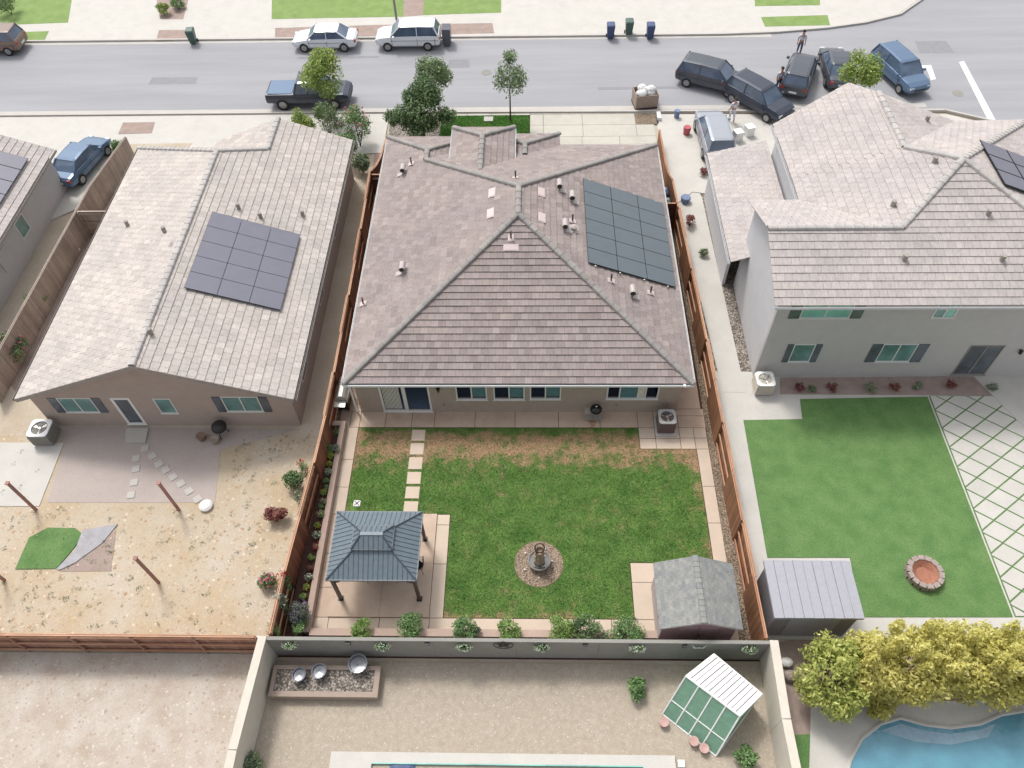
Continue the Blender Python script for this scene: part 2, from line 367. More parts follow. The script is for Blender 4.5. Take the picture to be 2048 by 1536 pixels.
M['poolwater'] = m_glass('pool_water', C(118, 186, 196, .82), .08, .5)
M['poolwater2'] = m_glass('lagoon_water', C(100, 156, 176, .8), .1, .6)
M['poolfloor'] = m_plain('pool_steps', C(150, 180, 196, .8), .5)
M['greenmesh'] = m_plain('green_mesh', C(120, 160, 136, .85), .7, 0, .12, 5)
M['polyroof'] = m_plain('white_polycarbonate', C(228, 224, 224, .85), .4, 0, .04, 5)
M['pinkpot'] = m_plain('pink_pot', C(206, 168, 160), .7)
M['stone'] = m_plain('fire_stone', C(176, 160, 152), .85, 0, .2, 9, .6)
M['ember'] = m_plain('rust_bowl', C(176, 120, 96), .8, 0, .2, 9)
M['skin'] = m_plain('skin', C(196, 152, 130), .6, 0, .03)
M['hair'] = m_plain('dark_hair', C(50, 42, 38), .7)
M['shirt_w'] = m_plain('white_cloth', C(214, 214, 226, .9), .9)
M['shirt_b'] = m_plain('blue_cloth', C(120, 126, 160), .9)
M['jeans'] = m_plain('denim', C(84, 92, 118), .9)
M['bag'] = m_plain('white_bag', C(236, 236, 234, .85), .6, 0, .05, 3)
M['crate'] = m_plain('tan_crate', C(178, 160, 146), .8, 0, .08)
M['cratebase'] = m_plain('maroon_skid', C(96, 52, 52), .8)
M['reddish'] = m_wood('red_wood_post', C(168, 122, 112), C(186, 142, 130))
M['bluething'] = m_plain('blue_plastic_pale', C(122, 140, 176), .5)
M['redthing'] = m_plain('red_plastic', C(196, 90, 100), .5)
M['tarp'] = m_plain('grey_fabric', C(178, 176, 180), .8, 0, .15, 3, .4)
M['stain'] = m_plain('rust_stain', C(190, 146, 112, .74), .9, 0, .2, 6)

exec_parts = []
# ================================================================= GROUND, ROADS
def slab(name, poly, z, mat, th=.12):
    o = MB().prism([p[:2] for p in poly], z - th, z).build(name, mat); return struct(o)
def px_poly(pts, z=0): return [at(x, y, z) for x, y in pts]
g = MB(); g.add([(-140, -60, -.06), (140, -60, -.06), (140, 190, -.06), (-140, 190, -.06)], [(0, 1, 2, 3)]); struct(g.build('ground', M['dirt']))
# road: street across, plus the side street on the right, with a rounded far kerb
far = [at(x, y) for x, y in [(1440, 70), (1550, 66), (1650, 58), (1730, 47), (1800, 30), (1850, -5)]]
far = [(x, y) for x, y, z in far]
roadp = [(-95, 45.95), (27, 45.6), (30.5, 44.0), (33, 41.5), (34.5, 36), (34.5, -30), (70, -30), (70, 95), (34, 95), (31.5, 66)] + far[::-1] + [(-95, 55.35)]
slab('road', roadp, 0.0, M['road'], .04)
# kerbs
k = MB()
def kerb(m, pts, wd=.16, z=.13):
    for a, b in zip(pts[:-1], pts[1:]):
        d = Vector((b[0] - a[0], b[1] - a[1], 0)); L_ = d.length; c = (Vector((a[0], a[1], 0)) + d / 2); ang = math.atan2(d.y, d.x)
        m.obox((c.x, c.y, z / 2 - .02), (L_ + .02, wd, z + .04), ang)
kerb(k, [(-95, 45.85), (-9.4, 45.85)]); kerb(k, [(-9.4, 45.8), (27, 45.5), (30.4, 43.9), (32.9, 41.4), (34.4, 36), (34.4, -30)])
kerb(k, [(-95, 55.45), far[0]] + far[1:] + [(31.6, 66), (34.1, 95)])
struct(k.build('kerb', M['kerb']))
# far pavement, driveways, verges
slab('far_pavement', [(-95, 55.53), (far[0][0], far[0][1] + .1)] + [(x - .1, y + .12) for x, y in far[1:]] + [(31.4, 66), (33, 75), (-95, 75)], .05, M['conc_pale'])
def patch(name, pts, z, mat, th=.02): return slab(name, [at(x, y, z) for x, y in pts], z, mat, th)
patch('far_lawn', [(-60, -40), (150, -40), (136, 45), (0, 50), (-60, 52)], .06, M['turf_pale'])
patch('far_lawn', [(545, -60), (830, -60), (810, 33), (543, 38)], .06, M['turf_pale'])
patch('far_lawn', [(850, -60), (1004, -60), (1002, 25), (846, 30)], .06, M['turf_pale'])
patch('far_lawn', [(1508, -40), (1640, -40), (1640, 10), (1510, 12)], .06, M['turf_pale'])
patch('verge', [(1522, 34), (1655, 30), (1660, 50), (1530, 53)], .06, M['turf_pale'])
patch('verge', [(40, 64), (98, 62), (88, 82), (40, 84)], .06, M['turf_pale'])
patch('far_bed', [(550, 56), (740, 50), (985, 46), (988, 66), (740, 72), (550, 76)], .062, M['soil'])
patch('far_bed', [(318, 60), (372, 60), (376, 80), (312, 82)], .062, M['soil'])
patch('far_bed', [(306, -40), (388, -40), (366, 38), (320, 38)], .062, M['soil'])
patch('far_bed', [(810, -40), (850, -40), (846, 30), (806, 33)], .062, M['soil'])
# road paint
patch('lane_marking', [(1918, 124), (1928, 122), (2006, 268), (1990, 268)], .006, M['paint'], .004)
patch('crossing_marking', [(1822, 132), (1862, 130), (1872, 158), (1862, 160), (1853, 137), (1822, 140)], .006, M['paint'], .004)
# near side: front concrete of neighbours and of the lot
slab('left_driveway', [(-60, 45.75), (-9.5, 45.75), (-9.5, 41.5), (-18, 40.9), (-24.2, 42.6), (-25.0, 38.2), (-29.5, 34.5), (-60, 34.5)], .03, M['conc_pale'])
patch('left_pavement_bed', [(246, 245), (310, 244), (303, 266), (236, 268)], .045, M['soil'])
patch('left_front_bed', [(255, 288), (385, 286), (360, 312), (262, 314)], .045, M['dirt'])
slab('right_driveway', [(8.15, 45.4), (27, 45.1), (30, 43.6), (32, 41), (33.8, 36), (33.8, 20), (23, 20), (16, 36), (9.6, 37.5), (8.15, 36)], .03, M['conc_pale'])
# gaps between houses
slab('left_side_yard', [(-26.6, 20), (-23, 20), (-10.9, 20), (-9.95, 20), (-9.6, 44), (-23.1, 41), (-26.6, 37)], -.015, M['dirt'], .03)
patch('left_side_bed', [(-20, 700), (60, 640), (140, 470), (190, 380), (240, 300), (262, 330), (150, 560), (40, 800)], -.012, M['soil'])
slab('right_side_yard', [(8.75, 23.9), (11.4, 23.9), (11.4, 37.3), (8.2, 37.3)], -.02, M['rivergravel'], .03)
slab('right_side_path', [(9.2, 22.6), (10.3, 22.6), (10.1, 37), (9.0, 42), (8.4, 42), (8.6, 37)], -.008, M['conc_pale'], .012)

# ================================================================= ROOF TILES
def clip_poly(poly, edges):
    for (a, b, c) in edges:                        # keep a*x + b*y <= c
        out = []
        for i in range(len(poly)):
            p, q_ = poly[i], poly[(i + 1) % len(poly)]
            dp = a * p[0] + b * p[1] - c; dq = a * q_[0] + b * q_[1] - c
            if dp <= 1e-9: out.append(p)
            if (dp < -1e-9 and dq > 1e-9) or (dp > 1e-9 and dq < -1e-9):
                t = dp / (dp - dq); out.append((p[0] + t * (q_[0] - p[0]), p[1] + t * (q_[1] - p[1])))
        poly = out
        if len(poly) < 3: return []
    return poly
def tiles(mb, deck, P, ex=.36, wd=.33, lift=.035, gap=.006, clump=.5):
    A3 = np.array([(p[0], p[1], 1.0) for p in P]); sol = np.linalg.lstsq(A3, np.array([p[2] for p in P]), rcond=None)[0]
    P = [Vector((p[0], p[1], float(sol[0] * p[0] + sol[1] * p[1] + sol[2]))) for p in P]
    n = Vector((-float(sol[0]), -float(sol[1]), 1.0)); n.normalize()
    if abs(n.x) < 1e-3: n = Vector((0, n.y, n.z)).normalized()
    if abs(n.y) < 1e-3: n = Vector((n.x, 0, n.z)).normalized()
    up = Vector((-n.x, -n.y, 0)); up = (up - n * up.dot(n)).normalized(); u = up.cross(n).normalized()
    o = min(P, key=lambda p: p.dot(up)); s0 = o.dot(up); base = o.dot(n)
    Q = [(p.dot(u), p.dot(up) - s0) for p in P]
    ar = sum(Q[i][0] * Q[(i + 1) % len(Q)][1] - Q[(i + 1) % len(Q)][0] * Q[i][1] for i in range(len(Q)))
    if ar < 0: Q = Q[::-1]; P = P[::-1]
    edges = []
    for i in range(len(Q)):
        (x0, y0), (x1, y1) = Q[i], Q[(i + 1) % len(Q)]
        a, b = (y1 - y0), -(x1 - x0); L_ = math.hypot(a, b)
        if L_ < 1e-6: continue
        edges.append((a / L_, b / L_, (a * x0 + b * y0) / L_))
    deck.add([p - n * 0.004 for p in P], [tuple(range(len(P)))], .5)
    umin, umax = min(q_[0] for q_ in Q), max(q_[0] for q_ in Q); smax = max(q_[1] for q_ in Q)
    j = 0
    while j * ex < smax:
        off = (0.5 if j % 2 else 0) * wd
        i0 = int(math.floor((umin - off) / wd)) - 1; i1 = int(math.ceil((umax - off) / wd)) + 1
        for i in range(i0, i1):
            x0 = i * wd + off + gap; x1 = (i + 1) * wd + off - gap; y0 = j * ex; y1 = y0 + ex
            pl = clip_poly([(x0, y0), (x1, y0), (x1, y1), (x0, y1)], edges)
            if not pl: continue
            jit = random.uniform(0, .006); tone = min(1, max(.08, random.gauss(.5, .2)))
            def W(p, h=None):
                hh = (lift * (1 - (p[1] - y0) / ex) + .008 + jit) if h is None else h
                return u * p[0] + up * (p[1] + s0) + n * (base + hh)
            k_ = len(pl); top = [W(p) for p in pl]
            mb.add(top, [tuple(range(k_))], tone)
            for a_ in range(k_):
                p, q_ = pl[a_], pl[(a_ + 1) % k_]
                if abs(p[1] - y0) < 1e-5 and abs(q_[1] - y0) < 1e-5:
                    mb.add([W(p), W(p, .0), W(q_, .0), W(q_)], [(0, 1, 2, 3)], 0.0)  # riser coloured dark to draw the shadow line below each course
        j += 1
def caps(mb, p, q_, step=.42, r=.19, h=.09, lift=.02):
    p = Vector(p); q_ = Vector(q_); d = q_ - p; L_ = d.length; d.normalize()
    side = d.cross(Vector((0, 0, 1))).normalized(); upv = side.cross(d).normalized()
    n = max(1, int(L_ / step)); st = L_ / n
    for i in range(n):
        a = p + d * (i * st); b = p + d * ((i + 1) * st + .04); tone = min(1, max(.08, random.gauss(.5, .2)))
        vs = []
        for c, rr, ll in ((a, r, lift + .018), (b, r * .93, lift)):
            for t in (-90, -50, -20, 20, 50, 90):
                vs.append(c + side * (rr * math.sin(R(t))) + upv * (ll + h * math.cos(R(t)) - .03 * (abs(t) > 80)))
        mb.add(vs, [(j, j + 1, j + 7, j + 6) for j in range(5)], tone); mb.add(vs, [(0, 1, 2, 3, 4, 5), (11, 10, 9, 8, 7, 6)], 0.0)
M['deck'] = m_plain('roof_underlay', C(84, 74, 72, .7), .9)
M['deck_pale'] = m_plain('pale_underlay', C(176, 168, 162, .7), .9)
M['fascia'] = m_plain('white_gutter', C(238, 240, 240, .92), .4, 0, .02)
def roof(parent, faces, capsegs, tmat, cmat, deckmat, ex=.36, wd=.33, lift=.035, gap=.006, r=.16, cl=.02):
    t = MB(); d = MB(); c = MB()
    for f in faces: tiles(t, d, f, ex, wd, lift, gap)
    rf = t.build('roof', tmat, parent)
    d.build('roof_deck', deckmat, rf)
    for a, b in capsegs:
        c = MB(); caps(c, a, b, r=r, lift=cl); c.build('ridge_cap', cmat, rf)
    return rf
def gutter(parent, p, q_, mat=None, wd=.13, hh=.12, out=None):
    p = Vector(p); q_ = Vector(q_); d = q_ - p; ang = math.atan2(d.y, d.x); c = (p + q_) / 2
    m = MB(); nrm = Vector((math.cos(ang - math.pi / 2), math.sin(ang - math.pi / 2), 0)) if out is None else Vector(out)
    cc = c + nrm * (wd / 2)
    m.obox((cc.x, cc.y, cc.z - hh / 2 - .02), (d.length + .0, .01, hh), ang)       # back
    c2 = c + nrm * wd; m.obox((c2.x, c2.y, c2.z - hh / 2 - .005), (d.length, .015, hh), ang)  # front lip
    m.obox((cc.x, cc.y, cc.z - hh - .01), (d.length, wd, .012), ang)
    return m.build('gutter', mat or M['fascia'], parent)

def wall_x(parent, x0, x1, y, th, z0, z1, holes, mat, name='wall'):
    """wall along X facing -Y at y, with rectangular openings (xa, xb, za, zb)"""
    m = MB(); xs = sorted(set([x0, x1] + [h[0] for h in holes] + [h[1] for h in holes]))
    for a, b in zip(xs[:-1], xs[1:]):
        hs_ = [h for h in holes if h[0] <= a + 1e-6 and h[1] >= b - 1e-6]
        if not hs_: m.box(a, b, y, y + th, z0, z1)
        else:
            h = hs_[0]
            if h[2] > z0 + .01: m.box(a, b, y, y + th, z0, h[2])
            if h[3] < z1 - .01: m.box(a, b, y, y + th, h[3], z1)
    return m.build(name, mat, parent)
def window_x(parent, xa, xb, za, zb, y, mull, pmat, fmat=None, fw=.06, name='window', depth=.05):
    """framed window in a wall facing -Y; mull = list of fractions for mullions"""
    m = MB(); fmat = fmat or M['vinyl']
    m.box(xa, xb, y - .02, y + depth, za, za + fw); m.box(xa, xb, y - .02, y + depth, zb - fw, zb)
    m.box(xa, xa + fw, y - .02, y + depth, za + fw, zb - fw); m.box(xb - fw, xb, y - .02, y + depth, za + fw, zb - fw)
    for f in mull:
        xm = xa + (xb - xa) * f; m.box(xm - fw / 2, xm + fw / 2, y - .015, y + depth - .005, za + fw, zb - fw)
    w_ = m.build(name, fmat, parent)
    s = MB(); s.box(xa - .04, xb + .04, y - .05, y - .021, za - .03, za + .01); s.build('sill', fmat, w_)
    if not isinstance(pmat, (list, tuple)): pmat = [pmat] * (len(mull) + 1)
    fr = [0] + list(mull) + [1]
    for i, pm in enumerate(pmat):
        p = MB(); a = xa + (xb - xa) * fr[i] + fw / 2; b = xa + (xb - xa) * fr[i + 1] - fw / 2; zc, zd = za + fw * .5, zb - fw * .5
        if pm is M['pane']: p.add([(a, y + .015, zc), (b, y + .015, zc), (b, y + .015, zd), (a, y + .015, zd)], [(0, 1, 2, 3)])
        else: p.box(a, b, y + .012, y + .02, zc, zd); p.build('pane', pm, w_)
    return w_

# ================================================================= THE HOUSE
XL, XR, YB, YF, ZE = -8.52, 7.2, 21.12, 38.5, 2.6
XC = (XL + XR) / 2; ZP = ZE + .388 * (XR - XC)
A_ = (XC, YB + XR - XC, ZP); B_ = (XC, 31.05, ZP)
house = thing('house', 'single storey house with mauve hipped tile roof and green grey solar array, in the middle', 'house', (XC, 30, 0))
house.location = (0, 0, 0)
W1 = (-5.87, 36.8, 3.63); W2 = (-5.87, 35.9, 3.63)
faces = [
    [(XL, YB, ZE), (XR, YB, ZE), A_],
    [(XR, YB, ZE), (XR, YF, ZE), B_, A_],
    [(XL, YB, ZE), A_, B_, W2, (XL, 35.9, ZE)],
    [(XL, 35.9, ZE), W2, W1, (XL, 39.45, ZE)],
    [(XR, YF, ZE), (-3.22, YF, ZE), (-5.87, 35.9, 3.666), B_],
    [(XL, 39.45, ZE), W1, (-3.22, 39.45, ZE)],
    [W1, W2, (-3.22, 38.5, ZE), (-3.22, 39.45, ZE)],
    [(-.4, 37.63, 3.38), (-.4, 36.6, 3.38), (1.62, 38.5, 2.6), (1.62, 39.65, 2.6)],
    [(-2.42, 39.65, 2.6), (-.4, 37.63, 3.38), (1.62, 39.65, 2.6)],
    [(-.4, 37.63, 3.38), (-2.42, 39.65, 2.6), (-2.42, 38.5, 2.6), (-.4, 36.6, 3.38)],
    [(-4.5, 38.75, 3.7), (-2.75, 37, 4.4), (-2.75, 33.9, 4.4), (-4.5, 35.65, 3.7)],
    [(-1.0, 38.75, 3.7), (-1.0, 35.65, 3.7), (-2.75, 33.9, 4.4), (-2.75, 37, 4.4)],
    [(-4.5, 38.75, 3.7), (-1.0, 38.75, 3.7), (-2.75, 37, 4.4)]]
capsegs = [((XL, YB, ZE), A_), ((XR, YB, ZE), A_), (A_, B_), ((XR, YF, ZE), B_), (W2, B_), ((XL, 39.45, ZE), W1), (W2, W1),
           ((-3.22, 39.45, ZE), W1), ((1.62, 39.65, 2.6), (-.4, 37.63, 3.38)), ((-2.42, 39.65, 2.6), (-.4, 37.63, 3.38)), ((-.4, 36.6, 3.38), (-.4, 37.63, 3.38)),
           ((-4.5, 38.75, 3.7), (-2.75, 37, 4.4)), ((-1.0, 38.75, 3.7), (-2.75, 37, 4.4)), ((-2.75, 33.9, 4.4), (-2.75, 37, 4.4))]
rf = roof(house, faces, capsegs, M['tile'], M['cap'], M['deck'], .34, .33, .038, .003, cl=.045)
for p, q_, o in [((XL - .02, YB, ZE), (XR + .02, YB, ZE), (0, -1, 0)), ((XL, YB, ZE), (XL, 39.45, ZE), (-1, 0, 0)), ((XR, YB, ZE), (XR, YF, ZE), (1, 0, 0)),
                 ((-4.5, 35.7, 3.7), (-4.5, 38.75, 3.7), (-1, 0, 0)), ((-1.0, 35.7, 3.7), (-1.0, 38.75, 3.7), (1, 0, 0)), ((1.62, YF, ZE), (XR, YF, ZE), (0, 1, 0))]:
    gutter(house, p, q_, out=o, wd=.09)
# soffit
s = MB(); s.box(XL + .01, XR - .01, YB + .01, YF - .02, 2.46, 2.49); s.box(XL + .02, -3.24, YF - .02, 39.4, 2.461, 2.49); s.box(-2.4, 1.6, YF - .02, 39.6, 2.461, 2.49)
s.build('soffit', M['stucco'], house)
WL, WR, WY = -8.17, 6.83, 21.42
wins = [(-3.52, -2.08, .98, 2.2), (-1.78, -.34, .98, 2.2), (-.1, 1.34, 1.02, 2.2), (3.44, 5.82, 1.04, 2.2)]
door = (-7.08, -4.74, .03, 2.2)
wall_x(house, WL, WR, WY, .16, -.05, 2.47, wins + [door], M['stucco'])
m = MB(); m.box(WL, WL + .16, WY + .16, 39.0, -.05, 2.47); m.box(WR - .16, WR, WY + .16, 38.1, -.05, 2.47); m.box(WL + .16, -3.5, 38.84, 39.0, -.05, 2.47)
m.box(-3.5, WR - .16, 37.94, 38.1, -.05, 2.47); m.box(-4.4, -1.1, 35.9, 38.6, 2.5, 3.72); m.box(-2.1, 1.3, 38.1, 39.3, -.05, 2.47)
m.build('wall', M['stucco'], house)
for i, (a, b, c, d) in enumerate(wins):
    w_ = window_x(house, a, b, c, d, WY, [.5] if i < 3 else [.25, .75], M['pane'])
    r_ = MB(); r_.box(a - .02, b + .02, WY + 1.2, WY + 1.22, c - .3, 2.3); r_.box(a - .02, b + .02, WY + .17, WY + 1.2, c - .32, c - .3); r_.build('room_back', M['room'], w_)
    s_ = MB()
    if i < 3: s_.box(a + .74, b - .07, WY + .05, WY + .07, c + .16, d)
    else: s_.box(a + .62, b - .98, WY + .05, WY + .07, c, d)
    s_.build('shade', M['roomteal'], w_)
    if i == 3:
        s2 = MB()
        for q_ in range(7): s2.box(b - .96 + q_ * .055, b - .92 + q_ * .055, WY + .05, WY + .08, c, d)
        s2.build('curtain', M['curtain'], w_)
dd = window_x(house, *door, WY, [.5], M['pane'], fw=.09, name='sliding_door')
r_ = MB(); r_.box(-7.1, -4.72, WY + 1.6, WY + 1.62, 0, 2.3); r_.box(-7.1, -4.72, WY + .17, WY + 1.6, -.02, .01); r_.build('room_back', M['room'], dd)
s_ = MB()
for q_ in range(13): s_.obox((-6.95 + q_ * .062, WY + .08, 1.15), (.034, .006, 2.0), R(20))
s_.obox((-6.0, WY + .09, 1.15), (.12, .02, 2.1)); s_.build('vertical_blind', M['curtain'], dd)
h_ = MB(); h_.box(-4.92, -4.88, WY - .05, WY - .02, .95, 1.25); h_.build('handle', M['dark'], dd)
# side windows low detail
for (xa, yy) in ((WR, 26), (WR, 31.5), (WL, 27), (WL, 33)):
    m = MB(); sgn = 1 if xa > 0 else -1
    m.box(min(xa, xa + sgn * .03), max(xa, xa + sgn * .03), yy - .65, yy + .65, 1.0, 2.1); w_ = m.build('window', M['vinyl'], house)
    m = MB(); m.box(min(xa + sgn * .031, xa + sgn * .04), max(xa + sgn * .031, xa + sgn * .04), yy - .58, yy + .58, 1.07, 2.03); m.build('pane', M['pane_dark'], w_)
# wall light, hose bibs
m = MB(); m.tube((-4.3, WY - .12, 2.0), (-4.3, WY - .12, 1.75), .09, .05, n=10); m.box(-4.33, -4.27, WY - .12, WY, 1.95, 2.0); m.build('wall_light', M['dark'], house)
for x in (-4.15, 3.95):
    m = MB(); m.tube((x, WY - .03, .62), (x, WY, .62), .07, n=10); m.tube((x, WY - .1, .6), (x, WY - .02, .6), .02); m.build('wall_outlet', M['wall_gray'], house)
m = MB(); m.box(XR - .46, XR - .36, YB - .14, YB - .0, 2.52, 2.62); m.box(-8.4, -8.33, 21.36, 21.42, 0.05, 2.4); m.build('downspout', M['fascia'], house)
# solar panels
kR = .388
def zr(x): return ZE + kR * (XR - x)
def zl(x): return ZE + kR * (x - XL)
cs = math.cos(math.atan(kR)); th_ = math.atan(kR)
Mx = Matrix.Rotation(th_, 3, 'Y')
for i in range(3):
    for j in range(6):
        x = 2.65 + 1.455 * (i + .5); y = 26.87 + 1.042 * (j + .5); z = zr(x) + .14
        f_ = MB().obox((x, y, z), (1.455 / cs - .018, 1.042 - .018, .035), M=Mx).build('solar_panel', M['pframe'], house)
        c_ = MB().obox((x + math.sin(th_) * .02, y, z + cs * .02), (1.455 / cs - .035, 1.042 - .035, .006), M=Mx); c_.build('cell_sheet', M['panel'], f_)
m = MB()
for x in (3.0, 4.2, 5.4, 6.6):
    for y in (26.78, 33.1): m.obox((x, y, zr(x) + .09), (.06, .06, .14))
for y in (26.95, 29, 31, 33):
    m.obox((4.83, y, zr(4.83) + .10), (4.35 / cs, .04, .04), M=Mx)
m.build('panel_rail', M['steel'], house)
# roof fittings
def on_R(px, py): return onpl(px, py, [kR, 0, 1], ZE + kR * XR)
def on_L(px, py): return onpl(px, py, [-kR, 0, 1], ZE - kR * XL)
def on_B(px, py): return onpl(px, py, [0, -kR, 1], ZE - kR * YB)
def on_F(px, py): return onpl(px, py, [0, .41, 1], ZE + .41 * YF)
def flashing(p, side, w_=.32, l_=.62):
    Mt = Matrix.Rotation(th_ * (1 if side == 'R' else -1), 3, 'Y') if side in 'RL' else Matrix.Rotation(th_ * (1 if side == 'B' else -1), 3, 'X')
    sz = (l_, w_, .02) if side in 'RL' else (w_, l_, .02)
    m = MB().obox((p[0], p[1], p[2] + .06), sz, M=Mt); m.obox((p[0], p[1], p[2] + .075), (sz[0] * .8, sz[1] * .8, .02), M=Mt); return m
def hood_vent(p, side):
    s = 1 if side == 'R' else -1
    m = flashing((p[0] + s * .18, p[1] - .12, p[2] - s * 0 - .07), side, .3, .36)
    c = (p[0], p[1], p[2] + .04)
    m.tube((c[0], c[1], c[2]), (c[0], c[1], c[2] + .28), .085, n=12)
    n_ = 12; rr = .15
    m.tube((c[0], c[1] - .24, c[2] + .3), (c[0], c[1] + .24, c[2] + .3), rr, n=14)
    v = m.build('roof_vent', M['vent'], house)
    m = MB().tube((c[0], c[1] - .25, c[2] + .3), (c[0], c[1] - .242, c[2] + .3), rr * .8, n=14); m.build('vent_mouth', M['dark'], v)
for p in [(1119, 378), (1144, 401), (1130, 458), (1264, 590)]: hood_vent(on_R(*p), 'R')
for p in [(807, 346), (806, 543)]: hood_vent(on_L(*p), 'L')
def pipe(p, side, flash=True):
    m = flashing((p[0], p[1], p[2]), side, .3, .36) if flash else MB(); b = m.build('vent_pipe', M['flash'], house)
    m = MB().tube((p[0], p[1], p[2]), (p[0], p[1], p[2] + .42), .04, n=8); m.tube((p[0], p[1], p[2] + .42), (p[0], p[1], p[2] + .46), .06, n=8); m.build('pipe', M['dark'], b)
for p in [(1222, 563), (1301, 587), (1145, 444)]: pipe(on_R(*p), 'R')
for p in [(823, 329), (727, 609)]: pipe(on_L(*p), 'L')
pipe(on_B(1022, 478), 'B'); pipe(on_F(1031, 357), 'F')
p = on_R(1148, 460); m = MB().tube((p[0], p[1], p[2]), (p[0], p[1], p[2] + .18), .1, n=12); m.lathe((p[0], p[1], p[2] + .18), [(.17, 0), (.17, .05), (.05, .12), (.001, .13)], 12); m.obox((p[0], p[1], p[2] + .05), (.5, .5, .02), M=Mx); m.build('roof_vent', M['vent'], house)
for p in [(984, 387), (981, 428)]: flashing(on_L(*p), 'L', .68, .38).build('tile_vent', M['flash'], house)
for p in [(1083, 386), (1084, 437)]: flashing(on_R(*p), 'R', .68, .38).build('tile_vent', M['flash'], house)
flashing(on_B(1022, 497), 'B', .72, .34).build('tile_vent', M['flash'], house)

# ================================================================= LOT PAVING
lotbase = slab('yard_base', [(-9.9, 9.75), (8.75, 9.75), (8.6, 25), (8.2, 42.2), (-9.1, 42.2), (-9.5, 30), (-9.45, 20)], -.025, M['mulch'], .03)
pv = MB(); pp = MB()
def pave(m, x0, x1, y0, y1, z=0.0, g_=.012, th=.09):
    m.box(x0 + g_, x1 - g_, y0 + g_, y1 - g_, z - th, z, random.uniform(.3, .7))
for a, b in zip([-9.15, -8.62, -8.17, -6.95, -5.7, -4.62, -2.7, -.8, 1.25, 3.2, 4.97, 5.72, 6.85, 8.12][:-1], [-8.62, -8.17, -6.95, -5.7, -4.62, -2.7, -.8, 1.25, 3.2, 4.97, 5.72, 6.85, 8.12]):
    pave(pv, a, b, 20.52, 21.44 if b < 7 else 21.2)
pave(pv, -9.15, -8.17, 21.44, 24.0); pave(pv, -9.15, -8.17, 24.0, 27.0)
for y in range(27, 37, 2): pave(pv, -9.0, -8.17, y, y + 2)
pave(pv, 6.83, 8.12, 21.2, 21.6); 
for y0, y1 in zip([21.6, 24, 26.4, 28.8, 31.2, 33.6], [24, 26.4, 28.8, 31.2, 33.6, 36]): pave(pv, 6.83, 8.02, y0, y1)
for a, b in ((4.97, 5.72), (5.72, 6.85), (6.85, 7.52), (7.52, 8.1)):
    pave(pp, a, b, 19.92 if a < 6.8 else 19.95, 20.52); pave(pp, a, b, 19.35, 19.92 if a < 6.8 else 19.95)
ys = [20.52, 18.75, 17.3, 15.95]
for y1, y0 in zip(ys[:-1], ys[1:]): pave(pp, -8.74, -8.19, y0, y1)
ys = [15.95, 14.1, 12.6, 11.34]
for y1, y0 in zip(ys[:-1], ys[1:]): pave(pv, -8.74, -8.2, y0, y1)
for y1, y0 in ((19.35, 17.4), (17.4, 15.6), (15.6, 13.8)): pave(pp, 7.54, 8.1, y0, y1)
for x0, x1 in ((-8.74, -8.15), (-8.15, -6.1), (-6.1, -4.1), (-4.1, -2.7), (-2.7, -.75), (-.75, 1.2), (1.2, 3.15), (3.15, 4.08), (4.08, 5.2)): pave(pp, x0, x1, 10.8, 11.34)
for y1, y0 in ((13.75, 12.9), (12.9, 11.34)): pave(pp, 4.08, 5.2, y0, y1)
pave(pp, 5.2, 8.1, 10.3, 13.75)
for y1, y0 in ((15.95, 15.45), (15.45, 13.65), (13.65, 11.34)): pave(pp, -4.12, -3.56, y0, y1)
struct(pv.build('patio', M['paver'])); struct(pp.build('path', M['paver_pale']))
gs = MB(); pave(gs, -8.2, -6.13, 11.34, 13.65, .07, .004, .15); pave(gs, -6.13, -4.12, 11.34, 13.65, .07, .004, .15); pave(gs, -8.2, -6.13, 13.65, 15.95, .07, .004, .15); pave(gs, -6.13, -4.12, 13.65, 15.95, .07, .004, .15)
struct(gs.build('gazebo_pad', M['paver']))
m = MB(); rs = [(random.uniform(-.18, .18), random.uniform(-.45, .35)) for _ in range(9)]
m.prism([(2.72, 20.72), (3.02, 20.78), (3.02, 21.1), (2.95, 21.3), (2.72, 21.3), (2.66, 21.05)], -.01, .003); m.prism([(2.78, 20.54), (2.9, 20.54), (2.98, 20.72), (2.74, 20.72)], -.01, .0032); struct(m.build('rust_stain', M['stain']))
# gravel strips
slab('gravel_strip', [(8.1, 13.0), (8.62, 13.0), (8.5, 20), (8.38, 25), (8.05, 36.5), (7.98, 42.4), (7.3, 42.4), (7.3, 38.3), (8.02, 36.2), (8.12, 21)], -.005, M['gravel'], .02)
slab('gravel_strip', [(-9.5, 20.6), (-9.16, 20.6), (-9.16, 27), (-9.02, 37.5), (-9.5, 37.5)], -.01, M['gravel'], .02)
slab('gravel_strip', [(8.1, 10.0), (8.75, 10.0), (8.62, 13), (8.1, 13)], -.005, M['gravel'], .02)
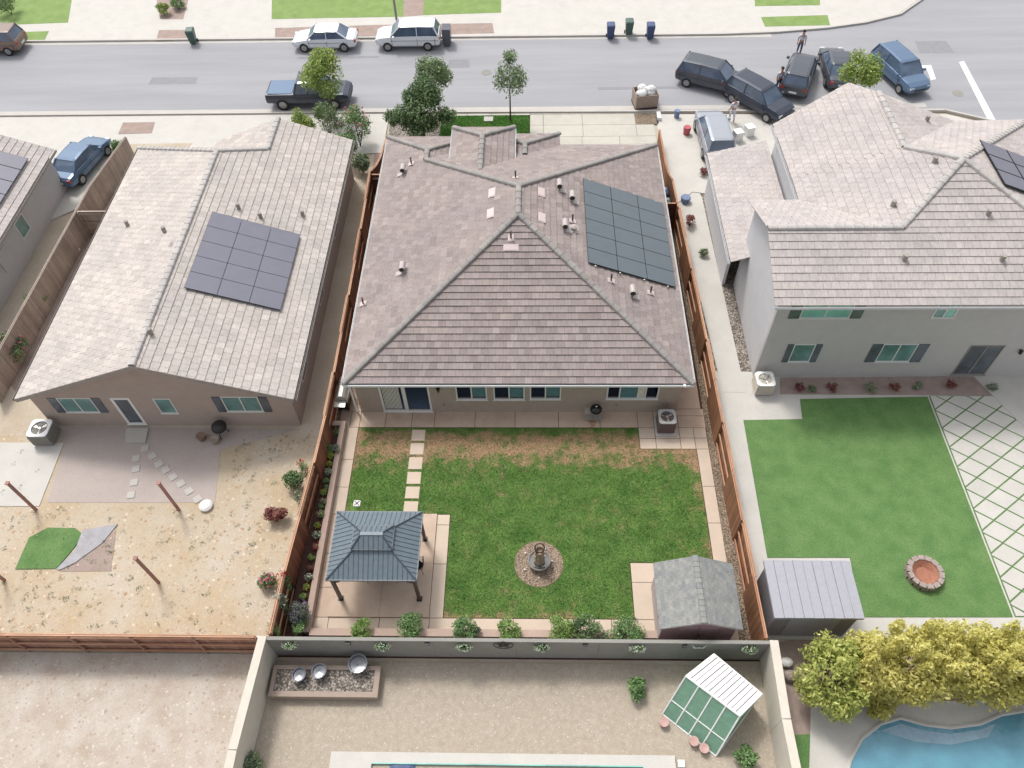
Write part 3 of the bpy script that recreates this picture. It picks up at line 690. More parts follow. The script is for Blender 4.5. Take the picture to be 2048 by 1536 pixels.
# front yard
fr = MB()
for x0, x1 in ((-9.0, -5.5), (-5.5, -2.8), (-2.8, -.13), (-.13, .75), (.75, 3.2), (3.2, 5.6), (5.6, 7.95)): pave(fr, x0, x1, 42.2, 43.05, .02)
for x0, x1 in ((-.13, .75), (.75, 3.3), (3.3, 6.75)):
    pave(fr, x0, x1, 43.05, 44.3, .02); pave(fr, x0, x1, 44.3, 45.5, .02)
pave(fr, 6.75, 7.95, 43.05, 44.3, .02)
for x0, x1 in ((-9.4, -7), (-7, -5.4), (-5.4, -4.3), (-4.3, -2.7), (-2.7, -1.2), (-1.2, -.13)): pave(fr, x0, x1, 45.42, 45.78, .03)
for x0, x1 in ((-.13, 2.4), (2.4, 5), (5, 7), (7, 8.3)): pave(fr, x0, x1, 45.5, 45.78, .03)
for x0, x1 in ((1.7, 3.3), (3.3, 5.2), (5.2, 7.2)): pave(fr, x0, x1, 38.6, 40.4, .02); pave(fr, x0, x1, 40.4, 42.2, .02)
pave(fr, -.5, 1.7, 39.8, 42.2, .02); pave(fr, -4.6, -.5, 39.8, 42.2, .02)
struct(fr.build('driveway', M['conc']))
slab('front_lawn', [(-6.0, 43.2), (-.15, 43.05), (-.15, 45.4), (-6.0, 45.4)], .03, M['lawn_front'], .05)
slab('front_gravel', [(-9.3, 43.1), (-6.0, 43.1), (-6.0, 45.4), (-9.4, 45.4)], .03, M['rivergravel'], .05)
slab('front_gravel', [(6.78, 44.32), (8.25, 44.32), (8.25, 45.48), (6.78, 45.48)], .03, M['gravel'], .05)
slab('side_gravel', [(-9.95, 37.5), (-9.4, 37.5), (-9.1, 43), (-10.0, 43)], .0, M['soil'], .02)
# lawn with blades
LP = [(-8.17, 20.5), (4.95, 20.5), (4.95, 19.33), (7.52, 19.33), (7.52, 13.77), (4.06, 13.77), (4.06, 11.36), (-3.54, 11.36), (-3.54, 15.97), (-8.17, 15.97)]
slab('lawn', LP, -.002, M['lawn'], .03)
def inpoly(x, y, P):
    r_ = np.zeros(x.shape, bool); n = len(P)
    for i in range(n):
        (x0, y0), (x1, y1) = P[i], P[(i + 1) % n]
        c = ((y0 > y) != (y1 > y)) & (x < (x1 - x0) * (y - y0) / (y1 - y0 + 1e-12) + x0); r_ ^= c
    return r_
def soup(name, mat, V, F, tone, parent=None):
    """V (n,3), F quads or tris as an (m,k) index array"""
    me = bpy.data.meshes.new(name); k_ = F.shape[1]
    me.vertices.add(len(V)); me.vertices.foreach_set('co', V.astype(np.float32).ravel())
    me.loops.add(F.size); me.loops.foreach_set('vertex_index', F.astype(np.int32).ravel())
    me.polygons.add(len(F)); me.polygons.foreach_set('loop_start', np.arange(0, F.size, k_, dtype=np.int32)); me.polygons.foreach_set('loop_total', np.full(len(F), k_, dtype=np.int32))
    a = me.attributes.new('tone', 'FLOAT', 'FACE'); a.data.foreach_set('value', tone.astype(np.float32))
    me.materials.append(mat); me.update(calc_edges=True); me.validate()
    o = bpy.data.objects.new(name, me); COL.objects.link(o)
    if parent: o.parent = parent
    return o
def blades(name, P, n, hgt, mat, z=0, wd=.012, holes=()):
    xs_ = [p[0] for p in P]; ys_ = [p[1] for p in P]
    x = rng.uniform(min(xs_), max(xs_), n); y = rng.uniform(min(ys_), max(ys_), n); k_ = inpoly(x, y, P)
    for (hx, hy, hx1, hy1) in holes: k_ &= ~((x > hx) & (x < hx1) & (y > hy) & (y < hy1))
    k_ &= ((x - .285) ** 2 + (y - 13.68) ** 2) > 1.04 ** 2
    x, y = x[k_], y[k_]; n = len(x); a = rng.uniform(0, 6.283, n); h = hgt * rng.uniform(.6, 1.4, n); w_ = wd * rng.uniform(.7, 1.5, n)
    lx, ly = rng.normal(0, .025, n), rng.normal(0, .025, n)
    V = np.empty((n, 3, 3)); V[:, 0] = np.stack([x - np.cos(a) * w_, y - np.sin(a) * w_, np.full(n, z)], 1); V[:, 1] = np.stack([x + np.cos(a) * w_, y + np.sin(a) * w_, np.full(n, z)], 1)
    V[:, 2] = np.stack([x + lx, y + ly, z + h], 1)
    return soup(name, mat, V.reshape(-1, 3), np.arange(n * 3).reshape(n, 3), rng.uniform(0, 1, n))
stones_y = [(20.37, 19.76), (19.62, 19.0), (18.86, 18.22), (18.08, 17.46), (17.32, 16.72), (16.58, 15.98)]
hol = [(-5.64, b, -4.98, a) for a, b in stones_y] + [(-8.0, 15.9, -7.7, 16.5)]
o = blades('lawn_grass', LP, 150000, .035, M['lawn'], -.002, holes=hol); tag(o, 'short green grass with dry tan patches between the house and the gazebo', 'grass', kind='stuff')
o = blades('front_grass', [(-6.0, 43.2), (-.15, 43.05), (-.15, 45.4), (-6.0, 45.4)], 14000, .04, M['lawn_front'], .03); tag(o, 'strip of green grass beside the front driveway', 'grass', kind='stuff')
ordn = ['nearest the patio door', 'second from the patio', 'third from the patio', 'fourth from the patio', 'fifth from the patio', 'nearest the gazebo']
for i, (a, b) in enumerate(stones_y):
    m = MB(); m.box(-5.62, -5.0, b, a, -.03, .028, .5)
    tag(m.build('stepping_stone', M['paver_pale'], bevel=.008), 'square pale pink stepping stone in the lawn, ' + ordn[i], 'stepping stone', 'stepping stones across the lawn')
# drain cover
x, y, _ = at(714, 1007); m = MB()
m.box(x - .15, x + .15, y - .15, y + .15, -.02, .03); dc = tag(m.build('drain_cover', M['ac_top']), 'small square grey utility cover in the grass behind the gazebo', 'drain cover')
m = MB(); m.obox((x, y, .034), (.34, .03, .006), R(45)); m.obox((x, y, .035), (.34, .03, .006), R(-45)); m.obox((x, y, .034), (.1, .1, .006)); m.build('cover_ribs', M['dark'], dc)
x, y, _ = at(977, 239); m = MB(); m.box(x - .3, x + .3, y - .25, y + .25, 0, .06); tag(m.build('meter_cover', M['kerb']), 'square pale concrete meter box lid in the front lawn', 'meter cover')
x, y, _ = at(1317, 236); m = MB(); m.box(x - .12, x + .12, y - .35, y + .35, 0, .25); tag(m.build('utility_box', M['white']), 'small white utility box at the front corner of the right fence', 'utility box')

# ================================================================= FENCES
def interp(pts, t):   # pts: (x, y) list, walk by length
    for a, b in zip(pts[:-1], pts[1:]):
        L_ = math.hypot(b[0] - a[0], b[1] - a[1])
        if t <= L_: return (a[0] + (b[0] - a[0]) * t / L_, a[1] + (b[1] - a[1]) * t / L_)
        t -= L_
    return pts[-1]
def fence(root, pts, hts, side, mat, mtop, plen=2.44, alt=True, first=0, bw=.14, z0=0.0, both=False):
    """good neighbour fence; side=+1: lot is to the right of the walking direction. hts(t)->height"""
    tot = sum(math.hypot(b[0] - a[0], b[1] - a[1]) for a, b in zip(pts[:-1], pts[1:])); n = max(1, round(tot / plen)); st = tot / n
    for i in range(n + 1):
        p = interp(pts, min(i * st, tot - 1e-4)); h = hts(min(i * st, tot))
        m = MB().box(p[0] - .045, p[0] + .045, p[1] - .045, p[1] + .045, z0 - .1, z0 + h - .04); m.build('fence_post', mat, root)
        if i == n: break
        q_ = interp(pts, min((i + 1) * st, tot)); h1 = hts(min((i + 1) * st, tot))
        d = Vector((q_[0] - p[0], q_[1] - p[1], 0)); L_ = d.length; d.normalize(); nr = Vector((d.y, -d.x, 0)) * side
        rails_vis = alt and ((i + first) % 2 == 1)
        ang = math.atan2(d.y, d.x); bo = nr * (-.065 if rails_vis else .065); ro = nr * (.02 if rails_vis else -.02)
        m = MB(); nb = int(L_ / bw)
        for k_ in range(nb):
            t = (k_ + .5) / nb; c = Vector((p[0], p[1], 0)) + d * (L_ * t) + bo; hh = h + (h1 - h) * t + random.uniform(-.006, .006)
            m.obox((c.x, c.y, z0 + hh / 2), (L_ / nb - .006, .018, hh), ang, a=random.random())
        pn = m.build('fence_panel', mat, root)
        m = MB()
        for zz in (.22, .93, None):
            c = Vector((p[0], p[1], 0)) + d * (L_ / 2) + ro
            if zz is None: zz = (h + h1) / 2 - .16
            dz = math.atan2(h1 - h, L_) if zz > 1 else 0
            m.obox((c.x, c.y, z0 + zz), (L_ - .09, .05, .09), M=Matrix.Rotation(ang, 3, 'Z') @ Matrix.Rotation(-dz, 3, 'Y'), a=random.random())
        m.build('rail', mtop, pn)
        m = MB(); c = Vector((p[0], p[1], 0)) + d * (L_ / 2)
        m.obox((c.x, c.y, z0 + (h + h1) / 2 + .02), (L_, .05, .03), M=Matrix.Rotation(ang, 3, 'Z') @ Matrix.Rotation(-math.atan2(h1 - h, L_), 3, 'Y'), a=random.random()); 
        c = c + bo; m.obox((c.x, c.y, z0 + (h + h1) / 2 + .005), (L_, .035, .02), M=Matrix.Rotation(ang, 3, 'Z') @ Matrix.Rotation(-math.atan2(h1 - h, L_), 3, 'Y'), a=random.random())
        m.build('cap_board', mtop, pn)
lf = thing('wooden_fence', 'reddish brown wooden fence along the left edge of the sharp lot', 'fence')
LFP = [(-9.78, 10.0), (-9.72, 13.0), (-9.45, 16.6), (-9.3, 20.6), (-9.35, 30), (-9.45, 37.3)]
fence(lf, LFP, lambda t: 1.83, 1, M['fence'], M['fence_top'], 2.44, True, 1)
fence(lf, [(-9.45, 37.3), (-9.1, 41.9)], lambda t: 1.83 - max(0, min(1, (t - .1) / 1.6)) * .75, 1, M['fence'], M['fence_top'], 1.2, False)
rfn = thing('wooden_fence', 'orange brown wooden fence along the right edge of the sharp lot', 'fence')
RFP = [(8.62, 10.0), (8.5, 16.6), (8.45, 19.4), (8.36, 25.2), (8.05, 36.4)]
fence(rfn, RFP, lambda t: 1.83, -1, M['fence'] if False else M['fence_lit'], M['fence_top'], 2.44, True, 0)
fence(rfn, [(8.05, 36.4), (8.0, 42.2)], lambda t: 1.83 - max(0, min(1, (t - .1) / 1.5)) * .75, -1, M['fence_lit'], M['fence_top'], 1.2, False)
def gate(label, x0, x1, y, mat, facing=-1):
    t = thing('wooden_gate', label, 'gate', (x0, y, 0)); m = MB(); n = max(3, int((x1 - x0) / .14)); w_ = (x1 - x0) / n
    for i in range(n): m.box(i * w_ + .003, (i + 1) * w_ - .003, .0, .02, .06, 1.8, random.random())
    m.build('gate_panel', mat, t)
    m = MB(); m.box(0, x1 - x0, -.05, 0, .3, .39); m.box(0, x1 - x0, -.05, 0, 1.5, 1.59); m.obox(((x1 - x0) / 2, -.025, .95), (math.hypot(x1 - x0, 1.1), .04, .08), M=Matrix.Rotation(-math.atan2(1.1, x1 - x0), 3, 'Y')); m.build('brace', M['fence_top'] if x0 < 0 else mat, t)
    m = MB(); m.box(-.09, 0, -.05, .04, 0, 1.86); m.box(x1 - x0, x1 - x0 + .09, -.05, .04, 0, 1.86); m.build('gate_post', mat, t)
    m = MB(); m.box(0, x1 - x0, -.03, .05, 1.8, 1.83); m.build('cap_board', M['fence_top'], t); return t
gate('dark red wooden gate between the left fence and the house', -9.3, -8.27, 37.0, M['fence_gate'])
gate('dark brown wooden gate beside the two wheeled bins', 6.95, 7.98, 34.3, M['fence_gate'])

# rear masonry wall, neighbours' walls
def wallbox(name, label, pts, hgt, th, mat, capm=None, z0=0, cat='wall', over=.06, ct=.07):
    t = thing(name, label, cat)
    m = MB(); c = MB()
    for a, b in zip(pts[:-1], pts[1:]):
        d = Vector((b[0] - a[0], b[1] - a[1], 0)); ang = math.atan2(d.y, d.x); L_ = d.length
        n = max(1, int(L_ / 3.0)); 
        for i in range(n):
            s_ = (i + .5) / n; m.obox((a[0] + d.x * s_, a[1] + d.y * s_, z0 + hgt / 2), (L_ / n - .008, th, hgt), ang, a=random.random())
        mid = ((a[0] + b[0]) / 2, (a[1] + b[1]) / 2); c.obox((mid[0], mid[1], z0 + hgt + ct / 2), (L_ + .02, th + over, ct), ang)
    m.build('wall_face', mat, t); c.build('coping', capm or mat, t); return t
rw = wallbox('masonry_wall', 'long grey masonry wall behind the lot with white flower pots hanging on it', [(-9.92, 9.86), (8.72, 9.86)], 1.74, .12, M['wall_gray'], None, 0, 'wall', .01, .05)
wallbox('masonry_wall', 'beige masonry wall left of the gravel yard at the bottom', [(-10.04, 9.92), (-10.25, 6), (-10.3, -2)], 1.75, .25, M['wall_beige'])
wallbox('masonry_wall', 'beige masonry wall between the gravel yard and the soil with the yellow shrubs', [(8.86, 9.92), (8.78, 7.2), (8.95, -2)], 1.75, .25, M['wall_beige'])
bf = thing('wooden_fence', 'brick red wooden fence behind the straw yard at lower left', 'fence')
fence(bf, [(-34, 9.9), (-10.35, 9.9)], lambda t: 1.75, -1, M['fence_far'], M['fence_top'], 2.44, False)
cf = thing('wooden_fence', 'weathered grey fence between the two houses at far left', 'fence')
fence(cf, [(-26.0, 22), (-25.8, 36.4), (-25.2, 41)], lambda t: 1.7, 1, M['fence_weath'], M['fence_weath'], 2.44, False)
cg = thing('wooden_fence', 'short weathered cross fence left of the pale gabled roof', 'fence')
fence(cg, [(-25.7, 34.0), (-23.3, 34.0)], lambda t: 1.7, -1, M['fence_weath'], M['fence_weath'], 2.44, False)

# planter beds of the lot
m = MB(); m.box(-8.98, -8.74, 10.6, 20.62, -.1, .40); m.box(-9.36, -8.98, 20.38, 20.62, -.1, .40)
tag(m.build('planter_curb', M['block'], bevel=.01), 'long pink block curb of the left flower bed', 'planter')
m = MB(); m.box(-8.72, 5.15, 10.46, 10.76, -.1, .40); tag(m.build('planter_curb', M['block'], bevel=.01), 'long pink block curb along the rear shrubs', 'planter')
slab('flower_bed', [(-9.7, 9.93), (-8.99, 9.93), (-8.99, 20.37), (-9.33, 20.37)], .32, M['mulch'], .3)
slab('flower_bed', [(-8.98, 9.93), (5.15, 9.93), (5.15, 10.45), (-8.98, 10.45)], .32, M['mulch'], .3)

# ================================================================= PLANTS
def leafcloud(blobs, n, size, outer=.55, flat=.35):
    """blobs: (x, y, z, rx, ry, rz); leaf quads near the shell of each blob"""
    tot = sum(b[3] * b[4] + b[3] * b[5] for b in blobs); Vs, T = [], []
    for b in blobs:
        k_ = max(6, int(n * (b[3] * b[4] + b[3] * b[5]) / tot)); d = rng.normal(size=(k_, 3)); d /= np.linalg.norm(d, axis=1)[:, None]
        r = outer + (1 - outer) * rng.random(k_) ** .6
        r *= 1 + .13 * np.sin(d[:, 0] * 7 + b[0] * 3) * np.cos(d[:, 1] * 6 + b[1])
        c = np.array(b[:3]) + d * r[:, None] * np.array(b[3:6])
        u = rng.normal(size=(k_, 3)); u /= np.linalg.norm(u, axis=1)[:, None]
        nrm = d * .7 + np.array([0, 0, .5]) + rng.normal(size=(k_, 3)) * .6; nrm /= np.linalg.norm(nrm, axis=1)[:, None]
        u = u - nrm * (u * nrm).sum(1)[:, None]; u /= np.linalg.norm(u, axis=1)[:, None] + 1e-9; v = np.cross(nrm, u)
        s_ = size * rng.uniform(.55, 1.35, k_)[:, None]
        q_ = np.stack([c - u * s_, c - v * s_ * .45 , c + u * s_, c + v * s_ * .45], 1); Vs.append(q_)
        T.append(np.clip(.35 + .3 * rng.normal(size=k_) + .25 * (rng.random() - .5), 0, 1))
    V = np.concatenate(Vs); k_ = len(V)
    return V.reshape(-1, 3), np.arange(k_ * 4).reshape(k_, 4), np.concatenate(T)
def leaves(name, mat, blobs, n, size, parent, **kw):
    V, F, T = leafcloud(blobs, n, size, **kw); return soup(name, mat, V, F, T, parent)
def lumpy(x, y, z, rx, ry, rz, k=7, j=.55, s=.5):
    out = [(x, y, z, rx * .72, ry * .72, rz * .72)]
    for i in range(k):
        a = random.uniform(0, 6.28); e = random.uniform(-.5, 1); c_ = math.cos(math.asin(max(-1, min(1, e))))
        out.append((x + rx * j * math.cos(a) * c_, y + ry * j * math.sin(a) * c_, z + rz * j * e, rx * s * random.uniform(.7, 1.15), ry * s * random.uniform(.7, 1.15), rz * s * random.uniform(.7, 1.1)))
    return out
def shrub(name, label, cat, pos, r, h, mat, n=500, size=.05, flower=None, nf=60, fs=.05, group=None, k=6, stems=4):
    t = thing(name, label, cat, pos, 0, group)
    leaves('foliage', mat, lumpy(0, 0, h * .55, r, r, h * .5, k + 3, .68, .42), int(n * 1.7), size * .78, t, outer=.4)
    m = MB()
    for i in range(stems):
        a = random.uniform(0, 6.28); m.tube((0, 0, 0), (math.cos(a) * r * .5, math.sin(a) * r * .5, h * .7), .012 + r * .02, .004, n=5)
    m.build('stem', M['bark'], t)
    if flower:
        V, F, T = leafcloud([(0, 0, h * .6, r * .95, r * .95, h * .5)], nf, fs, outer=.85); keep = (V.reshape(-1, 4, 3)[:, :, 2].mean(1) > h * .55)
        V4 = V.reshape(-1, 4, 3)[keep]
        soup('flower', flower, V4.reshape(-1, 3), np.arange(len(V4) * 4).reshape(-1, 4), T[keep], t)
    return t
def P3(px, py, z): return at(px, py, z)
def rep(p, z): return (p[0], p[1], z)
BZ = .32
bed = [
 (655, 897, .34, .5, 'leaf_lime', 'leaf_mid', None, 'largest green bush at the top of the left flower bed'),
 (671, 897, .24, .4, 'leaf_gray', 'leaf_gray', 'f_purple', 'grey green lavender spilling on the curb beside the green bush'),
 (661, 911, .18, .25, 'leaf_lime', 'leaf_lime', 'f_yellow', 'lime green plant just below the green bush in the left bed'),
 (658, 928, .15, .22, 'leaf_mid', 'leaf_mid', 'f_yellow', 'bright yellow flower clump, topmost of the yellow ones in the left bed'),
 (656, 944, .18, .28, 'leaf_gray', 'leaf_gray', 'f_white', 'pale white leaved clump below the top yellow flowers in the left bed'),
 (652, 961, .15, .24, 'leaf_mid', 'leaf_mid', None, 'small plain green plant above the second yellow flower clump'),
 (653, 974, .13, .2, 'leaf_mid', 'leaf_mid', None, 'tiny green sprig touching the second yellow flower clump'),
 (647, 984, .16, .24, 'leaf_mid', 'leaf_mid', 'f_yellow', 'second yellow flower clump from the house in the left bed'),
 (646, 1003, .15, .24, 'leaf_gray', 'leaf_gray', 'f_cream', 'pinkish cream flower clump beside the drain cover side of the bed'),
 (642, 1013, .14, .2, 'leaf', 'leaf_mid', None, 'dark green tuft just below the pinkish cream flowers'),
 (640, 1028, .19, .26, 'leaf_mid', 'leaf_mid', 'f_cream', 'round cream flower clump left of the gazebo back corner'),
 (634, 1051, .15, .22, 'leaf_mid', 'leaf_mid', 'f_yellow', 'yellow flower clump left of the gazebo roof, third from the house'),
 (633, 1070, .19, .28, 'leaf_gray', 'leaf_gray', 'f_white', 'largest white flowered clump left of the gazebo roof'),
 (630, 1094, .15, .24, 'leaf_gray', 'leaf_gray', 'f_red', 'sparse clump with red and pale flecks left of the gazebo'),
 (622, 1115, .16, .26, 'leaf_lime', 'leaf_lime', None, 'rounded bright green plant with no flowers left of the gazebo'),
 (621, 1136, .13, .2, 'leaf_red', 'leaf_red', None, 'withered brownish red plant in the left bed'),
 (617, 1155, .18, .28, 'leaf_gray', 'leaf_gray', 'f_white', 'white flowered clump left of the gazebo front corner'),
 (612, 1174, .14, .22, 'leaf_mid', 'leaf_mid', 'f_yellow', 'yellow flower clump nearest the rear wall in the left bed'),
 (606, 1194, .17, .28, 'leaf_lime', 'leaf_lime', None, 'bright green plant just above the lavender bush'),
]
for px, py, r, h, a, mt, fl, lb in bed:
    p = at(px, py, BZ + h * .5)
    shrub('flowering_plant' if fl else 'bedding_plant', lb, 'plant', rep(p, BZ), r, h, M[mt], 130 + int(900 * r), .035, M[fl] if fl else None, 70, .038, 'plants in the left flower bed', 4)
# spiky plant
p = at(672, 862, .6); t = thing('spiky_plant', 'spiky green plant at the top end of the left flower bed', 'plant', rep(p, BZ), 0, 'plants in the left flower bed')
m = MB()
for i in range(26):
    a = random.uniform(0, 6.28); e = random.uniform(.1, .34); m.add([(-.012, 0, 0), (.012, 0, 0), (math.cos(a) * e, math.sin(a) * e, random.uniform(.25, .5))], [(0, 1, 2)], random.random())
m.build('foliage', M['leaf_mid'], t)
p = at(600, 1226, .7); shrub('lavender_bush', 'large grey green lavender bush in the lower left corner of the lot', 'bush', rep(p, BZ), .5, .85, M['leaf_lav'], 2200, .045, M['f_purple'], 160, .05, None, 10)
p = at(596, 1254, .6); shrub('bush', 'light green bush below the lavender at the rear wall corner', 'bush', rep(p, BZ), .36, .6, M['leaf_mid'], 900, .045, None, 0, 0, None, 6)
rear = [(724, 1260, .38, .7, 'leaf_lime', 'light green rear bush left of the gazebo centre, leftmost of the row'), (825, 1255, .5, .8, 'leaf_mid', 'full round rear bush below the right gazebo post'),
        (929, 1260, .42, .8, 'leaf_mid', 'rear bush with a dark side, between gazebo pad and fountain'), (1020, 1260, .42, .75, 'leaf_lime', 'loose yellowish rear bush left of the fountain'),
        (1122, 1258, .48, .8, 'leaf_lime', 'light green half of the paired rear bushes right of the fountain'), (1170, 1260, .5, .8, 'leaf', 'darker half of the paired rear bushes right of the fountain'),
        (1252, 1269, .62, .55, 'leaf_mid', 'low wide bright green mound nearest the shed')]
for px, py, r, h, mt, lb in rear:
    p = at(px, py, BZ + h * .5); shrub('rear_bush', lb, 'bush', rep(p, BZ), r * 1.2, h * 1.1, M[mt], int(3800 * r), .05, None, 0, 0, 'bushes along the rear wall', 10, 7)
p = at(950, 1262, .6); shrub('rear_bush', 'small dark purple green bush between two rear bushes', 'bush', rep(p, BZ), .25, .6, M['leaf_lav'], 500, .045, None, 0, 0, 'bushes along the rear wall', 5, 5)
p = at(1205, 1272, .5); shrub('rear_bush', 'thin dry looking low plant between the dark bush and the wide mound', 'bush', rep(p, BZ), .3, .35, M['leaf_gray'], 300, .04, None, 0, 0, 'bushes along the rear wall', 4, 5)
# plants growing over the left fence from outside
for i, (px, py, mt, fl, lb) in enumerate([(571, 1158, 'leaf_mid', 'f_red', 'red geranium flowers poking over the left fence'), (566, 1200, 'leaf_gray', 'f_white', 'pale vine outside the left fence below the red flowers'),
        (549, 1255, 'leaf_lime', None, 'yellow green vine outside the fence at the rear left corner'), (603, 995, 'leaf_gray', None, 'thin pale vine outside the left fence beside the lawn'), (612, 935, 'leaf_mid', 'f_red', 'climber with a few red buds outside the left fence')]):
    p = at(px, py, 1.5); shrub('climbing_plant', lb, 'plant', (p[0] - .12, p[1], 0), .26, 1.95, M[mt], 420, .045, M[fl] if fl else None, 70, .06, None, 5)

# white flower pots hanging on the rear wall, ornaments
for px, lb in [(580, 'leftmost white flower pot on the grey rear wall'), (765, 'white flower pot on the rear wall below the gazebo'), (928, 'white flower pot on the rear wall between gazebo and star ornament'),
               (1082, 'white flower pot on the rear wall just right of the star ornament'), (1273, 'white flower pot on the rear wall left of the shed'), (1497, 'white flower pot at the right end of the grey rear wall')]:
    p = at(px, 1285, 1.55); t = thing('flower_pot', lb, 'flower pot', (p[0], 9.70, 1.22), 0, 'white flower pots on the rear wall')
    m = MB().lathe((0, 0, 0), [(.001, 0), (.12, .0), (.17, .22), (.18, .24)], 12, sx=1.2, sy=.6); m.build('pot', M['dark'], t)
    leaves('foliage', M['leaf_mid'], [(0, -.02, .3, .3, .16, .16)], 260, .04, t)
    leaves('flower', M['f_white'], [(0, -.03, .34, .31, .17, .16)], 170, .035, t, outer=.9)
p = at(1007, 1285, 1.5); t = thing('star_ornament', 'black metal star inside a ring on the grey rear wall', 'wall ornament', (p[0], 9.76, 1.52))
m = MB(); pts = [(.36 * math.cos(R(i * 15)), 0, .36 * math.sin(R(i * 15))) for i in range(24)]; m.path(pts, .014, 5, True); m.build('ring', M['black'], t)
m = MB(); vs = [(.0, -.05, .0)] + [((.34 if i % 2 == 0 else .14) * math.sin(R(i * 36)), 0, (.34 if i % 2 == 0 else .14) * math.cos(R(i * 36))) for i in range(10)]
m.add(vs, [(0, i + 1, (i + 1) % 10 + 1) for i in range(10)]); m.tube((0, 0, .36), (0, 0, .5), .01); m.build('star', M['black'], t)
p = at(1398, 1287, 1.6); t = thing('bird_ornament', 'white metal W shaped bird ornament on top of the grey rear wall', 'wall ornament', (p[0], 9.77, 1.5))
m = MB(); m.add([(-.3, 0, .25), (-.12, -.04, .0), (0, -.06, .12), (.12, -.04, .0), (.3, 0, .25), (.17, -.04, -.08), (0, -.06, .02), (-.17, -.04, -.08)], [(0, 1, 7), (1, 2, 6, 7), (2, 3, 5, 6), (3, 4, 5)]); m.build('wing', M['white'], t)
for px, wl_ in ((697, 'left of the gazebo post'), (855, 'below the right gazebo post'), (1170, 'below the dark rear bush'), (1368, 'left of the white bird ornament')):
    p = at(px, 1281, 1.6); m = MB().box(p[0] - .08, p[0] + .08, 9.73, 9.80, 1.5, 1.66); m.box(p[0] - .09, p[0] + .09, 9.69, 9.80, 1.66, 1.68)
    tag(m.build('solar_light', M['dark']), 'small dark solar light on the grey rear wall, ' + wl_, 'wall light', 'small solar lights along the rear wall')

# ================================================================= GAZEBO
gz = thing('gazebo', 'gazebo with blue grey standing seam two tier metal roof on brown posts', 'gazebo', (-6.16, 13.42, .07))
gx, gy = 1.74, 1.46
def seam_face(mb, sm, P, ex=.19):
    P = [Vector(p) for p in P]; mb.add(P, [tuple(range(len(P)))])
    n = (P[1] - P[0]).cross(P[2] - P[0]).normalized()
    if n.z < 0: n = -n
    up = Vector((-n.x, -n.y, 0)); up = (up - n * up.dot(n)).normalized(); u = up.cross(n).normalized(); base = P[0].dot(n)
    Q = [(p.dot(u), p.dot(up)) for p in P]; x = min(q_[0] for q_ in Q) + ex * .5; mx = max(q_[0] for q_ in Q)
    while x < mx:
        ys_ = []
        for i in range(len(Q)):
            a, b = Q[i], Q[(i + 1) % len(Q)]
            if (a[0] - x) * (b[0] - x) < 0: ys_.append(a[1] + (b[1] - a[1]) * (x - a[0]) / (b[0] - a[0]))
        if len(ys_) == 2:
            y0, y1 = sorted(ys_); a = u * x + up * y0 + n * (base + .008); b = u * x + up * y1 + n * (base + .008)
            d = (b - a); Mt = Matrix((u, up, n)).transposed(); sm.obox((a + b) / 2, (.010, d.length, .02), M=Mt)
        x += ex
E4 = [(-gx, -gy, 2.18), (gx, -gy, 2.18), (gx, gy, 2.18), (-gx, gy, 2.18)]
T4 = [(-.62, -.36, 2.80), (.62, -.36, 2.80), (.62, .36, 2.80), (-.62, .36, 2.80)]
U4 = [(-.78, -.50, 2.86), (.78, -.50, 2.86), (.78, .50, 2.86), (-.78, .50, 2.86)]
V4 = [(-.44, -.07, 3.16), (.44, -.07, 3.16), (.44, .07, 3.16), (-.44, .07, 3.16)]
for lo, hi, nm in ((E4, T4, 'lower_roof'), (U4, V4, 'upper_roof')):
    a = MB(); s_ = MB()
    for i in range(4): seam_face(a, s_, [lo[i], lo[(i + 1) % 4], hi[(i + 1) % 4], hi[i]])
    for i in range(4): s_.tube(Vector(lo[i]) + Vector((0, 0, .01)), Vector(hi[i]) + Vector((0, 0, .02)), .03, n=6)
    if nm == 'upper_roof': a.add([(p[0], p[1], p[2] + .03) for p in hi], [(0, 1, 2, 3)])
    o = a.build(nm, M['gaz'], gz); s_.build('seam', M['gazseam'], o)
    e = MB()
    for i in range(4):
        p, q_ = Vector(lo[i]), Vector(lo[(i + 1) % 4]); c = (p + q_) / 2; e.obox((c.x, c.y, c.z - .035), ((q_ - p).length + (.05 if i % 2 == 0 else -.05), .05, .09 if nm == 'lower_roof' else .05), math.atan2((q_ - p).y, (q_ - p).x))
    e.build('edge_trim', M['gazedge'], o)
m = MB().add(T4, [(0, 1, 2, 3)]); m.box(-.6, .6, -.34, .34, 2.8, 2.9); m.build('vent_gap', M['dark'], gz)
for sx in (-1, 1):
    for sy in (-1, 1):
        x, y = sx * 1.6, sy * 1.32; m = MB().box(x - .065, x + .065, y - .065, y + .065, 0, 2.16); po = m.build('post', M['gazframe'], gz, bevel=.008)
        m = MB().box(x - .11, x + .11, y - .11, y + .11, 0, .02); m.build('foot_plate', M['dark'], po)
        m = MB(); 
        for k_ in range(5):
            t0, t1 = k_ / 5, (k_ + 1) / 5
            m.tube((x - sx * .45 * math.sin(t0 * 1.57) * 1, y, 1.62 + .48 * (1 - math.cos(t0 * 1.57))), (x - sx * .45 * math.sin(t1 * 1.57), y, 1.62 + .48 * (1 - math.cos(t1 * 1.57))), .03, n=6)
        m.build('brace', M['gazframe'], po)
m = MB(); m.box(-1.66, 1.66, -1.37, -1.27, 2.04, 2.16); m.box(-1.66, 1.66, 1.27, 1.37, 2.04, 2.16); m.box(-1.65, -1.55, -1.27, 1.27, 2.04, 2.16); m.box(1.55, 1.65, -1.27, 1.27, 2.04, 2.16); m.build('beam', M['gazframe'], gz)
